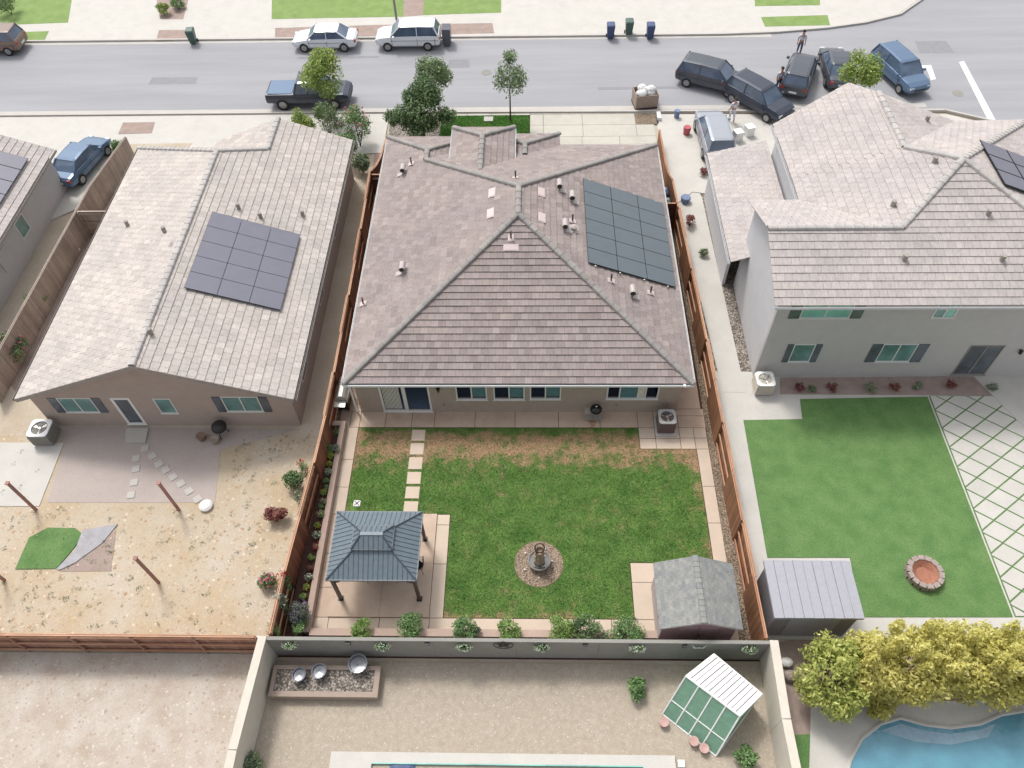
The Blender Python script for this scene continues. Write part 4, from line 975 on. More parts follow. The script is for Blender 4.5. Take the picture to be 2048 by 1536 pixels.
# patio table and chairs under it
t = thing('patio_table', 'round dark metal table under the gazebo', 'table', (-6.12, 13.62, .07)); m = MB().tube((0, 0, .70), (0, 0, .73), .6, n=28); m.build('tabletop', M['black'], t)
m = MB(); m.tube((0, 0, .08), (0, 0, .7), .04)
for i in range(4): m.tube((0, 0, .3), (.38 * math.cos(i * 1.57 + .7), .38 * math.sin(i * 1.57 + .7), 0), .02)
m.build('pedestal', M['black'], t)
def chair(x, y, rz, lb):
    t = thing('patio_chair', lb, 'chair', (x, y, .07), rz, 'dark metal chairs around the gazebo table')
    m = MB().tube((0, 0, .42), (0, 0, .45), .23, n=16); m.build('seat', M['black'], t)
    m = MB(); pts = [(-.22, -.2, .45), (-.25, -.27, .72), (-.16, -.31, .92), (0, -.32, .97), (.16, -.31, .92), (.25, -.27, .72), (.22, -.2, .45)]; m.path(pts, .014, 6)
    for xx in (-.1, 0, .1): m.tube((xx, -.22, .45), (xx, -.31, .94), .008)
    m.build('backrest', M['black'], t)
    for sx in (-.2, .2):
        for sy in (-.19, .19): MB().tube((sx * .8, sy * .8, .43), (sx * 1.1, sy * 1.15, 0), .013).build('leg', M['black'], t)
    m = MB(); m.path([(-.2, .12, .45), (-.27, .1, .64), (-.26, -.22, .66)], .012); m.path([(.2, .12, .45), (.27, .1, .64), (.26, -.22, .66)], .012); m.build('armrest', M['black'], t)
chair(-6.55, 13.0, 0.1, 'dark metal chair on the near left of the gazebo table'); chair(-5.72, 13.02, -.15, 'dark metal chair on the near right of the gazebo table')
chair(-4.72, 13.35, R(95), 'dark metal chair sticking out right of the gazebo roof'); chair(-6.9, 13.5, R(-90), 'dark metal chair on the left of the gazebo table')

# ================================================================= FOUNTAIN
fx, fy = .285, 13.68
m = MB(); m.tube((fx, fy, -.05), (fx, fy, .012), 1.01, n=64); struct(m.build('fountain_gravel', M['gravel']))
n = 2600; a = rng.uniform(0, 6.283, n); r_ = 1.0 * np.sqrt(rng.random(n)); px_ = fx + r_ * np.cos(a); py_ = fy + r_ * np.sin(a); s_ = rng.uniform(.012, .026, n)
oc = np.array([[1, 0, 0], [0, 1, 0], [-1, 0, 0], [0, -1, 0], [0, 0, .7]]); rot = rng.uniform(0, 6.28, n)
V = np.zeros((n, 5, 3)); V[:, :, 0] = px_[:, None] + s_[:, None] * (oc[None, :, 0] * np.cos(rot)[:, None] - oc[None, :, 1] * np.sin(rot)[:, None] * .7); V[:, :, 1] = py_[:, None] + s_[:, None] * (oc[None, :, 0] * np.sin(rot)[:, None] + oc[None, :, 1] * np.cos(rot)[:, None] * .7); V[:, :, 2] = .012 + s_[:, None] * oc[None, :, 2]
F = (np.array([[0, 1, 4], [1, 2, 4], [2, 3, 4], [3, 0, 4]])[None] + (np.arange(n) * 5)[:, None, None]).reshape(-1, 3)
tag(soup('pebbles', M['pebble'], V.reshape(-1, 3), F, np.repeat(rng.random(n), 4)), 'ring of small tan pebbles around the fountain', 'pebbles', kind='stuff')
m = MB()
for i in range(40):
    t0, t1 = i * 9, (i + 1) * 9; m.tube((fx + 1.01 * math.cos(R(t0)), fy + 1.01 * math.sin(R(t0)), .012), (fx + 1.01 * math.cos(R(t1)), fy + 1.01 * math.sin(R(t1)), .012), .012, n=5)
tag(m.build('edging', M['terracotta']), 'thin round edging between the pebble circle and the lawn', 'edging')
ft = thing('fountain', 'stone garden fountain with round basin and ringed column', 'fountain', (fx + .02, fy + .0, 0.01))
MB().lathe((0, 0, 0), [(.3, 0), (.4, .1), (.47, .3), (.48, .38), (.45, .40), (.42, .38), (.41, .3), (.3, .24), (.001, .24)], 40).build('basin', M['rim'], ft, smooth=True)
MB().tube((0, 0, .2), (0, 0, .31), .415, n=32).build('water', M['water'], ft)
m = MB().lathe((0, 0, .2), [(.22, 0), (.23, .15), (.19, .35), (.2, .5), (.17, .68), (.18, .88), (.19, .98), (.16, 1.0), (.15, .9), (.001, .88)], 18)
for i in range(16):
    a = i * .9; z = .25 + i * .054; m.ball((.19 * math.cos(a), .19 * math.sin(a), z), .06, .06, .05, 6, 4)
m.build('column', M['rock'], ft, smooth=False)
m = MB(); c = (0, 0, 1.5)
for th in (0, ):
    pts = [(c[0] + .19 * math.cos(R(i * 18)) * math.cos(th), c[1] + .19 * math.cos(R(i * 18)) * math.sin(th), c[2] + .42 * math.sin(R(i * 18))) for i in range(20)]; m.path(pts, .03 if th == 0 else .018, 6, True)
m.lathe((0, 0, 1.2), [(.17, 0), (.19, .02), (.17, .04)], 18); m.build('ring', M['ringm'], ft)
m = MB()
for a, rr in ((.6, .33), (2.4, .3), (4.0, .34), (5.2, .3)): m.ball((rr * math.cos(a), rr * math.sin(a), .31), .06, .05, .04, 7, 4)
m.build('basin_stone', M['rock'], ft)
for px, py, lb in [(1051, 1106, 'pale round light in the pebbles, upper left of the fountain'), (1050, 1139, 'pale round light in the pebbles, lower left of the fountain'), (1078, 1155, 'pale round light in the pebbles directly below the fountain'), (1104, 1122, 'pale round light in the pebbles right of the basin'), (1090, 1098, 'pale round light in the pebbles behind the fountain')]:
    p = at(px, py, .06); m = MB().tube((p[0], p[1], 0), (p[0], p[1], .06), .05, n=10); m.ball((p[0], p[1], .06), .055, .055, .03, 10, 5)
    tag(m.build('garden_light', M['flash']), lb, 'garden light', 'round lights in the fountain pebbles')

# ================================================================= SHED
sh_ = thing('garden_shed', 'garden shed with grey shingle gable roof and brown front on the pink concrete', 'shed', (0, 0, 0))
sx0, sx1, sy0, sy1, sz = 4.85, 7.62, 10.42, 12.72, 2.0; sm = (sx0 + sx1) / 2; sp = 2.62
m = MB(); m.box(sx0, sx0 + .06, sy0, sy1, 0, sz); m.box(sx1 - .06, sx1, sy0, sy1, 0, sz); m.build('side_wall', M['shed_wall'], sh_)
def gablewall(x0, x1, y, th, z0, ze, zp, mat, par, nm, grooves=0):
    xm = (x0 + x1) / 2; m = MB(); P = [(x0, z0), (x1, z0), (x1, ze), (xm, zp), (x0, ze)]
    vs = [(a, y, b) for a, b in P] + [(a, y + th, b) for a, b in P]
    m.add(vs, [(0, 1, 2, 3, 4), (9, 8, 7, 6, 5)] + [(i, 5 + i, 5 + (i + 1) % 5, (i + 1) % 5) for i in range(5)])
    for g_ in range(grooves):
        z = z0 + .12 + g_ * .13
        if z < ze: m.box(x0 + .01, x1 - .01, y - .012, y, z, z + .09)
    return m.build(nm, mat, par)
gablewall(sx0 + .06, sx1 - .06, sy0 + .01, .05, 0, sz, sp - .06, M['shed_front'], sh_, 'front_wall', 15)
gablewall(sx0 + .06, sx1 - .06, sy1 - .06, .05, 0, sz, sp - .06, M['shed_front'], sh_, 'back_wall')
for k_ in range(8):   # vertical ribs on the long side wall
    pass
dr = MB().box(sm - .72, sm - .02, sy0 - .03, sy0 - .005, .08, 1.85); dr.build('door', M['shed_front'], sh_); dr = MB().box(sm + .02, sm + .72, sy0 - .03, sy0 - .005, .08, 1.85).build('door', M['shed_front'], sh_)
MB().box(sm + .05, sm + .08, sy0 - .06, sy0 - .03, .9, 1.1).build('handle', M['dark'], dr)
w_ = MB().box(sx0 - .03, sx0 - .001, 11.0, 11.75, 1.1, 1.75).build('window', M['dark'], sh_); MB().box(sx0 - .036, sx0 - .031, 11.05, 11.7, 1.15, 1.7).build('pane', M['pane_dark'], w_)
srf = [[(sx0 - .14, sy0 - .16, 1.95), (sx0 - .14, sy1 + .14, 1.95), (sm, sy1 + .14, sp), (sm, sy0 - .16, sp)], [(sx1 + .14, sy0 - .16, 1.95), (sm, sy0 - .16, sp), (sm, sy1 + .14, sp), (sx1 + .14, sy1 + .14, 1.95)]]
t_ = MB(); d_m = MB()
for f in srf: tiles(t_, d_m, f, .145, .2, .008, .002)
rr_ = t_.build('roof', M['shing'], sh_); d_m.build('roof_deck', M['deck'], rr_)
c_ = MB(); caps(c_, (sm, sy0 - .16, sp - .01), (sm, sy1 + .14, sp - .01), .2, .13, .025, .0); c_.build('ridge_cap', M['shing'], rr_)
m = MB()
for x0, x1 in ((sx0 - .14, sm), (sm, sx1 + .14)):
    z0, z1 = (1.95, sp) if x0 < sm - .1 else (sp, 1.95)
    for yy in (sy0 - .165, sy1 + .13): m.add([(x0, yy, z0 - .09), (x1, yy, z1 - .09), (x1, yy, z1 - .002), (x0, yy, z0 - .002), (x0, yy + .02, z0 - .09), (x1, yy + .02, z1 - .09), (x1, yy + .02, z1 - .002), (x0, yy + .02, z0 - .002)], [(0, 1, 2, 3), (7, 6, 5, 4), (0, 4, 5, 1), (3, 2, 6, 7)])
m.build('barge_board', M['shed_wall'], rr_)

# ================================================================= AC, GRILLS, BINS
def ac_unit(name, label, x, y, z, w_=.78, h=.86, topm='ac_top', casem='ac_case', rz=0):
    t = thing(name, label, 'air conditioner', (x, y, z), rz); hw = w_ / 2
    m = MB(); m.box(-hw + .03, hw - .03, -hw + .03, hw - .03, .03, h - .06); cs_ = m.build('case', M[casem], t)
    m = MB()
    for i in range(11):
        zz = .08 + i * (h - .18) / 11; m.box(-hw, hw, -hw, -hw + .03, zz, zz + .04); m.box(-hw, hw, hw - .03, hw, zz, zz + .04); m.box(-hw, -hw + .03, -hw + .03, hw - .03, zz, zz + .04); m.box(hw - .03, hw, -hw + .03, hw - .03, zz, zz + .04)
    m.build('louvre', M[casem], cs_)
    n = 32; m = MB(); ro, z0, z1 = hw * .78, h - .06, h
    ring = [(ro * math.cos(2 * math.pi * i / n), ro * math.sin(2 * math.pi * i / n)) for i in range(n)]; 
    def sq(a):
        c, s_ = math.cos(a), math.sin(a); k_ = max(abs(c), abs(s_)); f = (hw + .01) / k_; f = min(f, (hw + .01) * 1.27); return (c * f, s_ * f)
    out = [sq(2 * math.pi * i / n) for i in range(n)]
    vs = [(x_, y_, z1) for x_, y_ in ring] + [(x_, y_, z1) for x_, y_ in out] + [(x_, y_, z0) for x_, y_ in out] + [(x_, y_, z0 - .02) for x_, y_ in ring]
    m.add(vs, [(i, (i + 1) % n, n + (i + 1) % n, n + i) for i in range(n)] + [(n + i, n + (i + 1) % n, 2 * n + (i + 1) % n, 2 * n + i) for i in range(n)] + [(i, 3 * n + i, 3 * n + (i + 1) % n, (i + 1) % n) for i in range(n)])
    tp = m.build('top_cover', M[topm], t)
    MB().tube((0, 0, h - .1), (0, 0, h - .09), ro, n=24).build('fan_well', M['dark'], t)
    m = MB()
    for i in range(3):
        a = i * 2.094 + .5; m.add([(0.05 * math.cos(a), .05 * math.sin(a), h - .06), (ro * .9 * math.cos(a - .35), ro * .9 * math.sin(a - .35), h - .07), (ro * .9 * math.cos(a + .35), ro * .9 * math.sin(a + .35), h - .045), (.05 * math.cos(a + .5), .05 * math.sin(a + .5), h - .05)], [(0, 1, 2, 3)])
    m.tube((0, 0, h - .09), (0, 0, h - .03), .07, n=12); m.build('fan', M['steel'], t)
    m = MB()
    for i in range(8): a = i * .785; m.tube((.06 * math.cos(a), .06 * math.sin(a), h + .005), (ro * math.cos(a), ro * math.sin(a), h + .0), .006, n=4)
    for rr in (.35, .65): m.path([(ro * rr * math.cos(R(i * 20)), ro * rr * math.sin(R(i * 20)), h + .003) for i in range(18)], .004, 4, True)
    m.build('fan_guard', M['dark'], t); return t
ac_unit('air_conditioner', 'square air conditioner with pale top grille beside the sharp house', 6.2, 20.52, .07)
m = MB().box(5.73, 6.68, 20.0, 21.02, .0, .07); tag(m.build('concrete_pad', M['kerb']), 'grey concrete pad under the air conditioner', 'pad')
m = MB(); m.path([(6.2, 21.0, .3), (6.2, 21.25, .32), (6.2, 21.35, .7), (6.2, 21.42, .7)], .03, 8); m.ball((6.2, 21.36, .72), .06, .06, .09, 8, 5); tag(m.build('refrigerant_pipe', M['wall_gray']), 'grey insulated pipe between air conditioner and wall', 'pipe')
t = thing('kettle_grill', 'black kettle grill standing against the rear house wall', 'grill', (2.98, 21.02, 0))
MB().ball((0, 0, .78), .28, .28, .2, 20, 10).build('bowl', M['black'], t, smooth=True)
m = MB().tube((0, 0, .97), (0, 0, 1.0), .03); m.box(-.05, .05, -.01, .01, 1.0, 1.02); m.build('handle', M['white'], t)
for a in (.5, 2.6, 4.7): MB().tube((.18 * math.cos(a), .18 * math.sin(a), .62), (.3 * math.cos(a), .3 * math.sin(a), 0), .014).build('leg', M['steel'], t)
m = MB(); m.box(-.52, -.28, -.2, .14, .68, .7); m.tube((-.5, -.2, .7), (-.5, -.2, .2), .01); m.tube((-.5, .14, .7), (-.5, .14, .2), .01); m.box(-.52, .3, -.22, -.2, .2, .22); m.box(-.5, .25, -.2, .18, .2, .21); m.build('shelf', M['steel'], t)
t = thing('barrel_grill', 'large silver barrel grill between the left fence and the house corner', 'grill', (-8.98, 22.05, 0))
m = MB(); n = 14; prof = [(.26 * math.cos(R(a)), .26 * math.sin(R(a))) for a in range(-10, 191, 20)]
vs = [(x_, -.62, .98 + z_) for x_, z_ in prof] + [(x_, .55, .98 + z_) for x_, z_ in prof]; k_ = len(prof)
m.add(vs, [(i, i + 1, k_ + i + 1, k_ + i) for i in range(k_ - 1)] + [tuple(range(k_)), tuple(range(2 * k_ - 1, k_ - 1, -1))]); m.build('hood', M['steel'], t, smooth=False)
MB().box(-.27, .27, -.62, .55, .72, .94).build('firebox', M['steel'], t)
m = MB().box(-.3, .22, -1.0, -.64, .86, .9); m.build('side_shelf', M['steel'], t)
MB().box(-.24, .24, -.6, .5, .12, .70).build('cabinet', M['black'], t)
m = MB().tube((.3, -.5, .98), (.3, .45, .98), .018); m.tube((.25, -.5, .98), (.3, -.5, .98), .012); m.tube((.25, .45, .98), (.3, .45, .98), .012); m.build('handle', M['steel'], t)
for sx in (-.2, .2):
    for sy in (-.55, .45): MB().tube((sx - .02, sy, .06), (sx + .02, sy, .06), .06, n=10).build('wheel', M['dark'], t)
def bin_(name, label, x, y, rz, body, lid, lab=True, group=None, z=0):
    t = thing(name, label, 'bin', (x, y, z), rz, group); m = MB()
    vs = [(-.22, -.26, .08), (.22, -.26, .08), (.22, .24, .08), (-.22, .24, .08), (-.29, -.34, 1.0), (.29, -.34, 1.0), (.29, .32, 1.0), (-.29, .32, 1.0)]
    m.add(vs, [(3, 2, 1, 0), (0, 1, 5, 4), (1, 2, 6, 5), (2, 3, 7, 6), (3, 0, 4, 7), (4, 5, 6, 7)]); m.build('body', body, t, bevel=.03)
    m = MB(); vs = [(-.31, -.38, 1.0), (.31, -.38, 1.0), (.31, .34, 1.0), (-.31, .34, 1.0), (-.24, -.28, 1.09), (.24, -.28, 1.09), (.24, .28, 1.11), (-.24, .28, 1.11)]
    m.add(vs, [(3, 2, 1, 0), (4, 5, 6, 7), (0, 1, 5, 4), (1, 2, 6, 5), (2, 3, 7, 6), (3, 0, 4, 7)]); l_ = m.build('lid', lid, t, bevel=.03)
    if lab: MB().obox((0, .1, 1.118), (.34, .2, .006), M=Matrix.Rotation(.03, 3, 'X')).build('sticker', M['label'], l_)
    MB().tube((-.25, .34, .98), (.25, .34, .98), .018).build('handle', lid, t)
    for sx in (-.27, .27): MB().tube((sx - .03, .22, .11), (sx + .03, .22, .11), .11, n=12).build('wheel', M['tyre'], t)
    return t
bin_('wheeled_bin', 'blue wheeled bin beside the gate at the right of the house', 7.62, 36.35, 0, M['bin_blue'], M['bin_blue'], group='bins beside the right gate')
bin_('wheeled_bin', 'green wheeled bin beside the gate at the right of the house', 7.66, 35.42, 0, M['bin_green'], M['bin_green'], group='bins beside the right gate')
g_ = 'bins out on the far kerb'
bin_('wheeled_bin', 'left blue bin of the three on the far kerb', at(1220, 76)[0], at(1220, 76)[1], 0, M['bin_blue'], M['bin_blue'], False, g_, .0)
bin_('wheeled_bin', 'green bin between the two blue ones on the far kerb', at(1257, 72)[0], at(1257, 70)[1], 0, M['bin_green'], M['bin_green'], False, g_, .05)
bin_('wheeled_bin', 'right blue bin of the three on the far kerb', at(1299, 76)[0], at(1299, 76)[1], 0, M['bin_blue'], M['bin_blue'], False, g_, .0)
bin_('wheeled_bin', 'lone dark green bin on the far kerb at upper left', at(388, 86)[0], at(388, 86)[1], .1, M['bin_green'], M['bin_green'], False, None, .0)
# thin hose coils in the left side yard
m = MB(); pts = [(-8.55 + .16 * math.cos(i * .6), 23.6 + .25 * math.sin(i * .6), .05 + .006 * i) for i in range(40)]; m.path(pts, .012, 5); tag(m.build('garden_hose', M['bluething']), 'coiled pale blue hose between the left fence and the house', 'hose')

# ================================================================= TREES
def tree(name, label, base, blobs, mat, n, size, tr=.1, group=None, cat='tree'):
    """base: ground point; blobs: absolute crown blobs"""
    t = thing(name, label, cat, base, 0, group)
    bl = []
    for (x, y, z, r, rz_) in blobs: bl += lumpy(x - base[0], y - base[1], z - base[2], r, r, rz_, 8, .6, .45)
    leaves('crown', mat, bl, n, size, t, outer=.35)
    m = MB(); top = (blobs[0][0] - base[0], blobs[0][1] - base[1], blobs[0][2] - base[2])
    mid = (top[0] * .3, top[1] * .3, top[2] * .55); m.tube((0, 0, 0), mid, tr, tr * .7, 8)
    for (x, y, z, r, rz_) in blobs:
        c = Vector((x - base[0], y - base[1], z - base[2])); m.tube(mid, c, tr * .6, tr * .25, 6)
        for i in range(6):
            a = random.uniform(0, 6.28); e = random.uniform(-.1, .7); d = Vector((math.cos(a), math.sin(a), e)).normalized(); m.tube(c - Vector((0, 0, rz_ * .4)), c + Vector((d.x * r, d.y * r, d.z * rz_)) * .8, tr * .3, tr * .08, 5)
    m.build('trunk', M['bark'], t); return t
def crown(px, py, z, r, rz_=None): p = at(px, py, z); return (p[0], p[1], p[2], r, rz_ or r * .9)
c1 = crown(842, 222, 2.9, 1.75, 1.5); c2 = crown(790, 236, 2.4, .75, .7); c3 = crown(895, 232, 2.5, .8, .7)
tree('leafy_tree', 'dense green tree over the front lawn left of the small front lawn', (c1[0], c1[1] - .1, 0), [c1, c2, c3, crown(845, 185, 3.6, 1.3, 1.2), crown(835, 250, 1.9, 1.35, 1.0)], M['leaf'], 15000, .08, .12)
c1 = crown(866, 148, 3.4, 1.3, 1.6)
tree('leafy_tree', 'pale green young tree on the kerb directly behind the dense front tree', (c1[0] - .1, c1[1] - .3, 0), [c1], M['leaf_pale'], 3200, .09, .07)
c1 = crown(1020, 158, 3.3, 1.15, 1.7)
tree('young_tree', 'slim young tree with a grey green crown in the front lawn strip', (-1.42, 44.9, 0), [c1, crown(1018, 118, 4.3, .6, .8)], M['leaf_pale'], 2200, .08, .06)
c1 = crown(648, 152, 3.2, 1.75, 1.7)
tree('street_tree', 'round green street tree in front of the dark pickup', (c1[0], 45.3, 0), [c1], M['leaf_ygreen'], 4200, .10, .09)
c1 = crown(1722, 140, 3.0, 1.35, 1.4)
tree('street_tree', 'bright green tree behind the right hand roof beside the blue vehicle', (c1[0], c1[1], 0), [c1], M['leaf_ygreen'], 3400, .10, .08)
for px, py, z, r, mt, lb, fl in [(600, 245, 1.3, .95, 'leaf_ygreen', 'yellow green shrub at the front corner of the left gabled roof', None), (655, 238, 1.5, 1.0, 'leaf_pale', 'pale green shrub between the yellow shrub and the red one', None),
        (712, 250, 1.6, 1.1, 'leaf_mid', 'shrub with red blossom just left of the front tree', 'f_pink'), (690, 292, 1.2, .8, 'leaf_mid', 'dark green shrub at the right edge of the left roof', None), (722, 325, .8, .6, 'leaf_gray', 'dusty grey shrub outside the left fence near the gate', None)]:
    p = at(px, py, z); shrub('front_shrub', lb, 'bush', (p[0], p[1], 0), r, z * 1.7, M[mt], 1500, .09, M[fl] if fl else None, 160, .08, 'shrubs in front of the left neighbour', 9)
for px, py, r, mt, lb, fl in [(243, 293, .6, 'leaf_mid', 'round green shrub at the top of the far left garden strip', None), (214, 345, .45, 'leaf_mid', 'smaller green shrub in the far left garden strip', None), (205, 375, .35, 'leaf_mid', 'smallest green shrub in the far left garden strip', None),
        (78, 600, .7, 'leaf_mid', 'green shrub left of the pale gabled roof', None), (18, 700, .95, 'leaf', 'large dark green shrub with pink flowers at the left edge', 'f_pink'), (585, 965, .55, 'leaf', 'dark shrub outside the left fence beside the lawn', None), (552, 1030, .5, 'leaf_red', 'dusty shrub in the straw yard near the left fence', None), (536, 1165, .4, 'leaf_mid', 'small flowering shrub in the straw yard near the fence', 'f_pink'),
        (1272, 1378, .45, 'leaf_mid', 'round green shrub in the gravel yard left of the green cage', None), (1490, 1515, .45, 'leaf_mid', 'green shrub at the bottom beside the pool corner', None), (500, 1528, .5, 'leaf_gray', 'grey green shrub at the bottom left wall', None), (325, 20, .6, 'leaf_ygreen', 'yellow green shrub between two far driveways', None), (355, 8, .6, 'leaf_mid', 'green shrub between two far driveways', None), (15, 12, 1.0, 'leaf', 'dark shrub in the far lawn at the upper left corner', None)]:
    p = at(px, py, r * .7); shrub('garden_shrub', lb, 'bush', (p[0], p[1], 0), r, r * 1.5, M[mt], int(900 * r + 300), .075, M[fl] if fl else None, 120, .08, None, 7)
# tall yellow shrubs at the lower right
yl = [(1668, 1345, 1.35, 'leaf_ymix', 'leftmost and greenest of the big yellow shrubs by the lagoon pool'), (1745, 1330, 1.3, 'leaf_yellow', 'second big yellow shrub from the left by the lagoon pool'), (1830, 1325, 1.3, 'leaf_yellow', 'third big yellow shrub from the left by the lagoon pool'),
      (1910, 1315, 1.35, 'leaf_yellow', 'fourth big yellow shrub from the left by the lagoon pool'), (1990, 1320, 1.4, 'leaf_yellow', 'fifth big yellow shrub from the left by the lagoon pool'), (2075, 1325, 1.4, 'leaf_yellow', 'yellow shrub cut by the right picture edge'), (1760, 1392, .7, 'leaf_yellow', 'small low yellow shrub hanging over the pool coping')]
for px, py, r, mt, lb in yl:
    p = at(px, py + (8 if r > 1 else 0), 1.7 if r > 1 else 1.0); t = thing('yellow_shrub', lb, 'bush', (p[0], p[1], 0), 0, 'big yellow shrubs by the lagoon pool')
    hz = 1.7 if r > 1 else .6
    leaves('foliage', M[mt], lumpy(0, 0, hz, r * 1.05, r * 1.12, hz, 22, .68, .34), int(5200 * r), .085, t, outer=.4)
    if r > 1 and mt == 'leaf_yellow': leaves('plume', M[mt], [(random.uniform(-.9, .9), random.uniform(-.9, .9), 3.1 + random.uniform(-.3, .5), .22, .22, .6) for _ in range(6)], 1500, .07, t, outer=.3)
    m = MB()
    for i in range(8): a = random.uniform(0, 6.28); m.tube((0, 0, 0), (math.cos(a) * r * .6, math.sin(a) * r * .5, hz * 1.5), .04, .01, 5)
    m.build('stem', M['bark'], t)

# ================================================================= VEHICLES
def loft(m, secs, a=.5):
    k_ = len(secs[0]); vs = [p for s_ in secs for p in s_]
    fs = [(i * k_ + j, i * k_ + (j + 1) % k_, (i + 1) * k_ + (j + 1) % k_, (i + 1) * k_ + j) for i in range(len(secs) - 1) for j in range(k_)]
    m.add(vs, fs + [tuple(range(k_ - 1, -1, -1)), tuple(range((len(secs) - 1) * k_, len(secs) * k_))], a)
def ring_sec(x, zb, zt, w_, tumble=.92):
    return [(x, -w_ * .86, zb), (x, -w_, zb + .14), (x, -w_, zb + (zt - zb) * .6), (x, -w_ * tumble, zt - .03), (x, -w_ * tumble * .8, zt), (x, w_ * tumble * .8, zt), (x, w_ * tumble, zt - .03), (x, w_, zb + (zt - zb) * .6), (x, w_, zb + .14), (x, w_ * .86, zb)]
def car(name, label, pos, rz, kind, paint, group=None, cat=None):
    """length along local X, front towards +X"""
    t = thing(name, label, cat or {'sedan': 'car', 'suv': 'car', 'pickup': 'pickup truck', 'van': 'van'}[kind], pos, rz, group)
    if kind == 'sedan':
        L_, W_, bt = 4.7, .9, .95; st = [(-2.35, .42, .80, .72), (-2.2, .3, .93, .85), (-1.5, .25, .97, .9), (0, .24, .95, .9), (1.1, .25, .93, .9), (1.9, .28, .80, .87), (2.25, .34, .68, .78), (2.35, .42, .58, .65)]
        gl = [(-1.75, 1.15), (-1.05, .55)]; top = 1.43
    elif kind == 'suv':
        L_, W_, bt = 4.7, .93, 1.08; st = [(-2.35, .5, .95, .82), (-2.28, .36, 1.08, .9), (-1.5, .3, 1.1, .93), (0, .3, 1.08, .93), (1.05, .3, 1.06, .93), (1.9, .34, .98, .9), (2.25, .4, .86, .82), (2.35, .5, .7, .7)]
        gl = [(-2.25, 1.2), (-1.95, .5)]; top = 1.70
    else:
        L_, W_, bt = 5.6, .98, 1.15; st = [(-2.8, .55, 1.05, .94), (-2.75, .45, 1.12, .96), (-1.0, .4, 1.14, .98), (0, .4, 1.14, .98), (1.3, .4, 1.14, .98), (2.4, .45, 1.10, .95), (2.72, .5, 1.0, .9), (2.8, .6, .8, .8)]
        gl = [(-.85, 1.35), (-.6, .75)]; top = 1.85
    m = MB(); loft(m, [ring_sec(x, zb, zt, w_) for x, zb, zt, w_ in st]); b = m.build('body', paint, t, smooth=False, bevel=.03)
    # glasshouse
    (g0, g1), (r0, r1) = gl; zb = bt - .03; w0, w1 = W_ * .88, W_ * .72
    m = MB(); vs = [(g0, -w0, zb), (g1, -w0, zb), (g1, w0, zb), (g0, w0, zb), (r0, -w1, top - .04), (r1, -w1, top - .04), (r1, w1, top - .04), (r0, w1, top - .04)]
    m.add(vs, [(4, 5, 6, 7), (0, 1, 5, 4), (1, 2, 6, 5), (2, 3, 7, 6), (3, 0, 4, 7)]); m.build('window_glass', M['car_glass'], t)
    m = MB(); xm = (r0 + r1) / 2; vs = []
    for x, zz, ww in ((r0 - .06, top - .05, w1 * .98), (r0 + .12, top, w1), (xm, top + .025, w1), (r1 - .12, top, w1), (r1 + .07, top - .05, w1 * .96)):
        vs += [(x, -ww - .02, zz - .035), (x, -ww * .8, zz + .01), (x, ww * .8, zz + .01), (x, ww + .02, zz - .035)]
    m.add(vs, [(i * 4 + j, i * 4 + j + 1, (i + 1) * 4 + j + 1, (i + 1) * 4 + j) for i in range(4) for j in range(3)] + [(0, 3, 2, 1), (16, 17, 18, 19)]); m.build('roof', paint, t)
    for s_ in (-1, 1):
        for p_, q_, r_ in (((g1, s_ * w0, zb), (r1, s_ * w1, top - .03), .04), ((g0, s_ * w0, zb), (r0, s_ * w1, top - .03), .06), ((xm, s_ * (w0 + .005), zb), (xm, s_ * (w1 + .005), top - .03), .035)):
            MB().tube(p_, q_, r_, n=5).build('pillar', paint, t)
        MB().obox((g1 - .25, s_ * (W_ + .1), bt + .02), (.12, .2, .14)).build('mirror', paint, t)
        m = MB()
        for xx in (g1 - .1, xm, g0 + .25): m.box(xx - .012, xx + .012, s_ * (W_ + .004) - .004, s_ * (W_ + .004) + .004, .42, bt - .16)
        m.box(g0, g1, s_ * (W_ + .004) - .004, s_ * (W_ + .004) + .004, bt * .72, bt * .72 + .02); m.build('door_seam', M['dark'], b)
    wr = .34 if kind != 'pickup' else .41; wx = L_ / 2 * .62
    for sx in (-wx, wx):
        for sy in (-1, 1):
            y = sy * (W_ - .1); m = MB().tube((sx, y - .11, wr), (sx, y + .11, wr), wr, n=20); wh = m.build('wheel', M['tyre'], t)
            MB().tube((sx, y + sy * .1, wr), (sx, y + sy * .125, wr), wr * .62, n=14).build('rim', M['rimm'], wh)
    for sy in (-1, 1):
        MB().obox((L_ / 2 - .12, sy * W_ * .68, bt * .68), (.16, .3, .14)).build('headlight', M['lamp'], t)
        MB().obox((-L_ / 2 + .04, sy * W_ * .78, bt * .82), (.1, .2, .18)).build('taillight', M['tail'], t)
    MB().box(-L_ / 2 - .02, -L_ / 2 + .1, -.25, .25, .55, .68).build('number_plate', M['white'], t)
    m = MB(); m.box(L_ / 2 - .08, L_ / 2 + .01, -.45, .45, bt * .5, bt * .62); m.build('grille', M['dark'], t)
    if kind == 'pickup': MB().box(-2.65, -1.0, -.8, .8, 1.135, 1.155).build('bed_cover', M['dark'] if paint != M['car_black'] else M['car_blue'], t)  # blue on the black pickup's cover is a painted reflection
    return t
def mid(a, b): p = at(*a); q_ = at(*b); return ((p[0] + q_[0]) / 2, (p[1] + q_[1]) / 2)
car('parked_car', 'white sedan at the far kerb, left of the white SUV', (-15.1, 54.35, 0), R(180), 'sedan', M['car_white'])
car('parked_car', 'white SUV at the far kerb with its nose behind the white sedan', (-9.0, 54.4, 0), R(180), 'suv', M['car_white'])
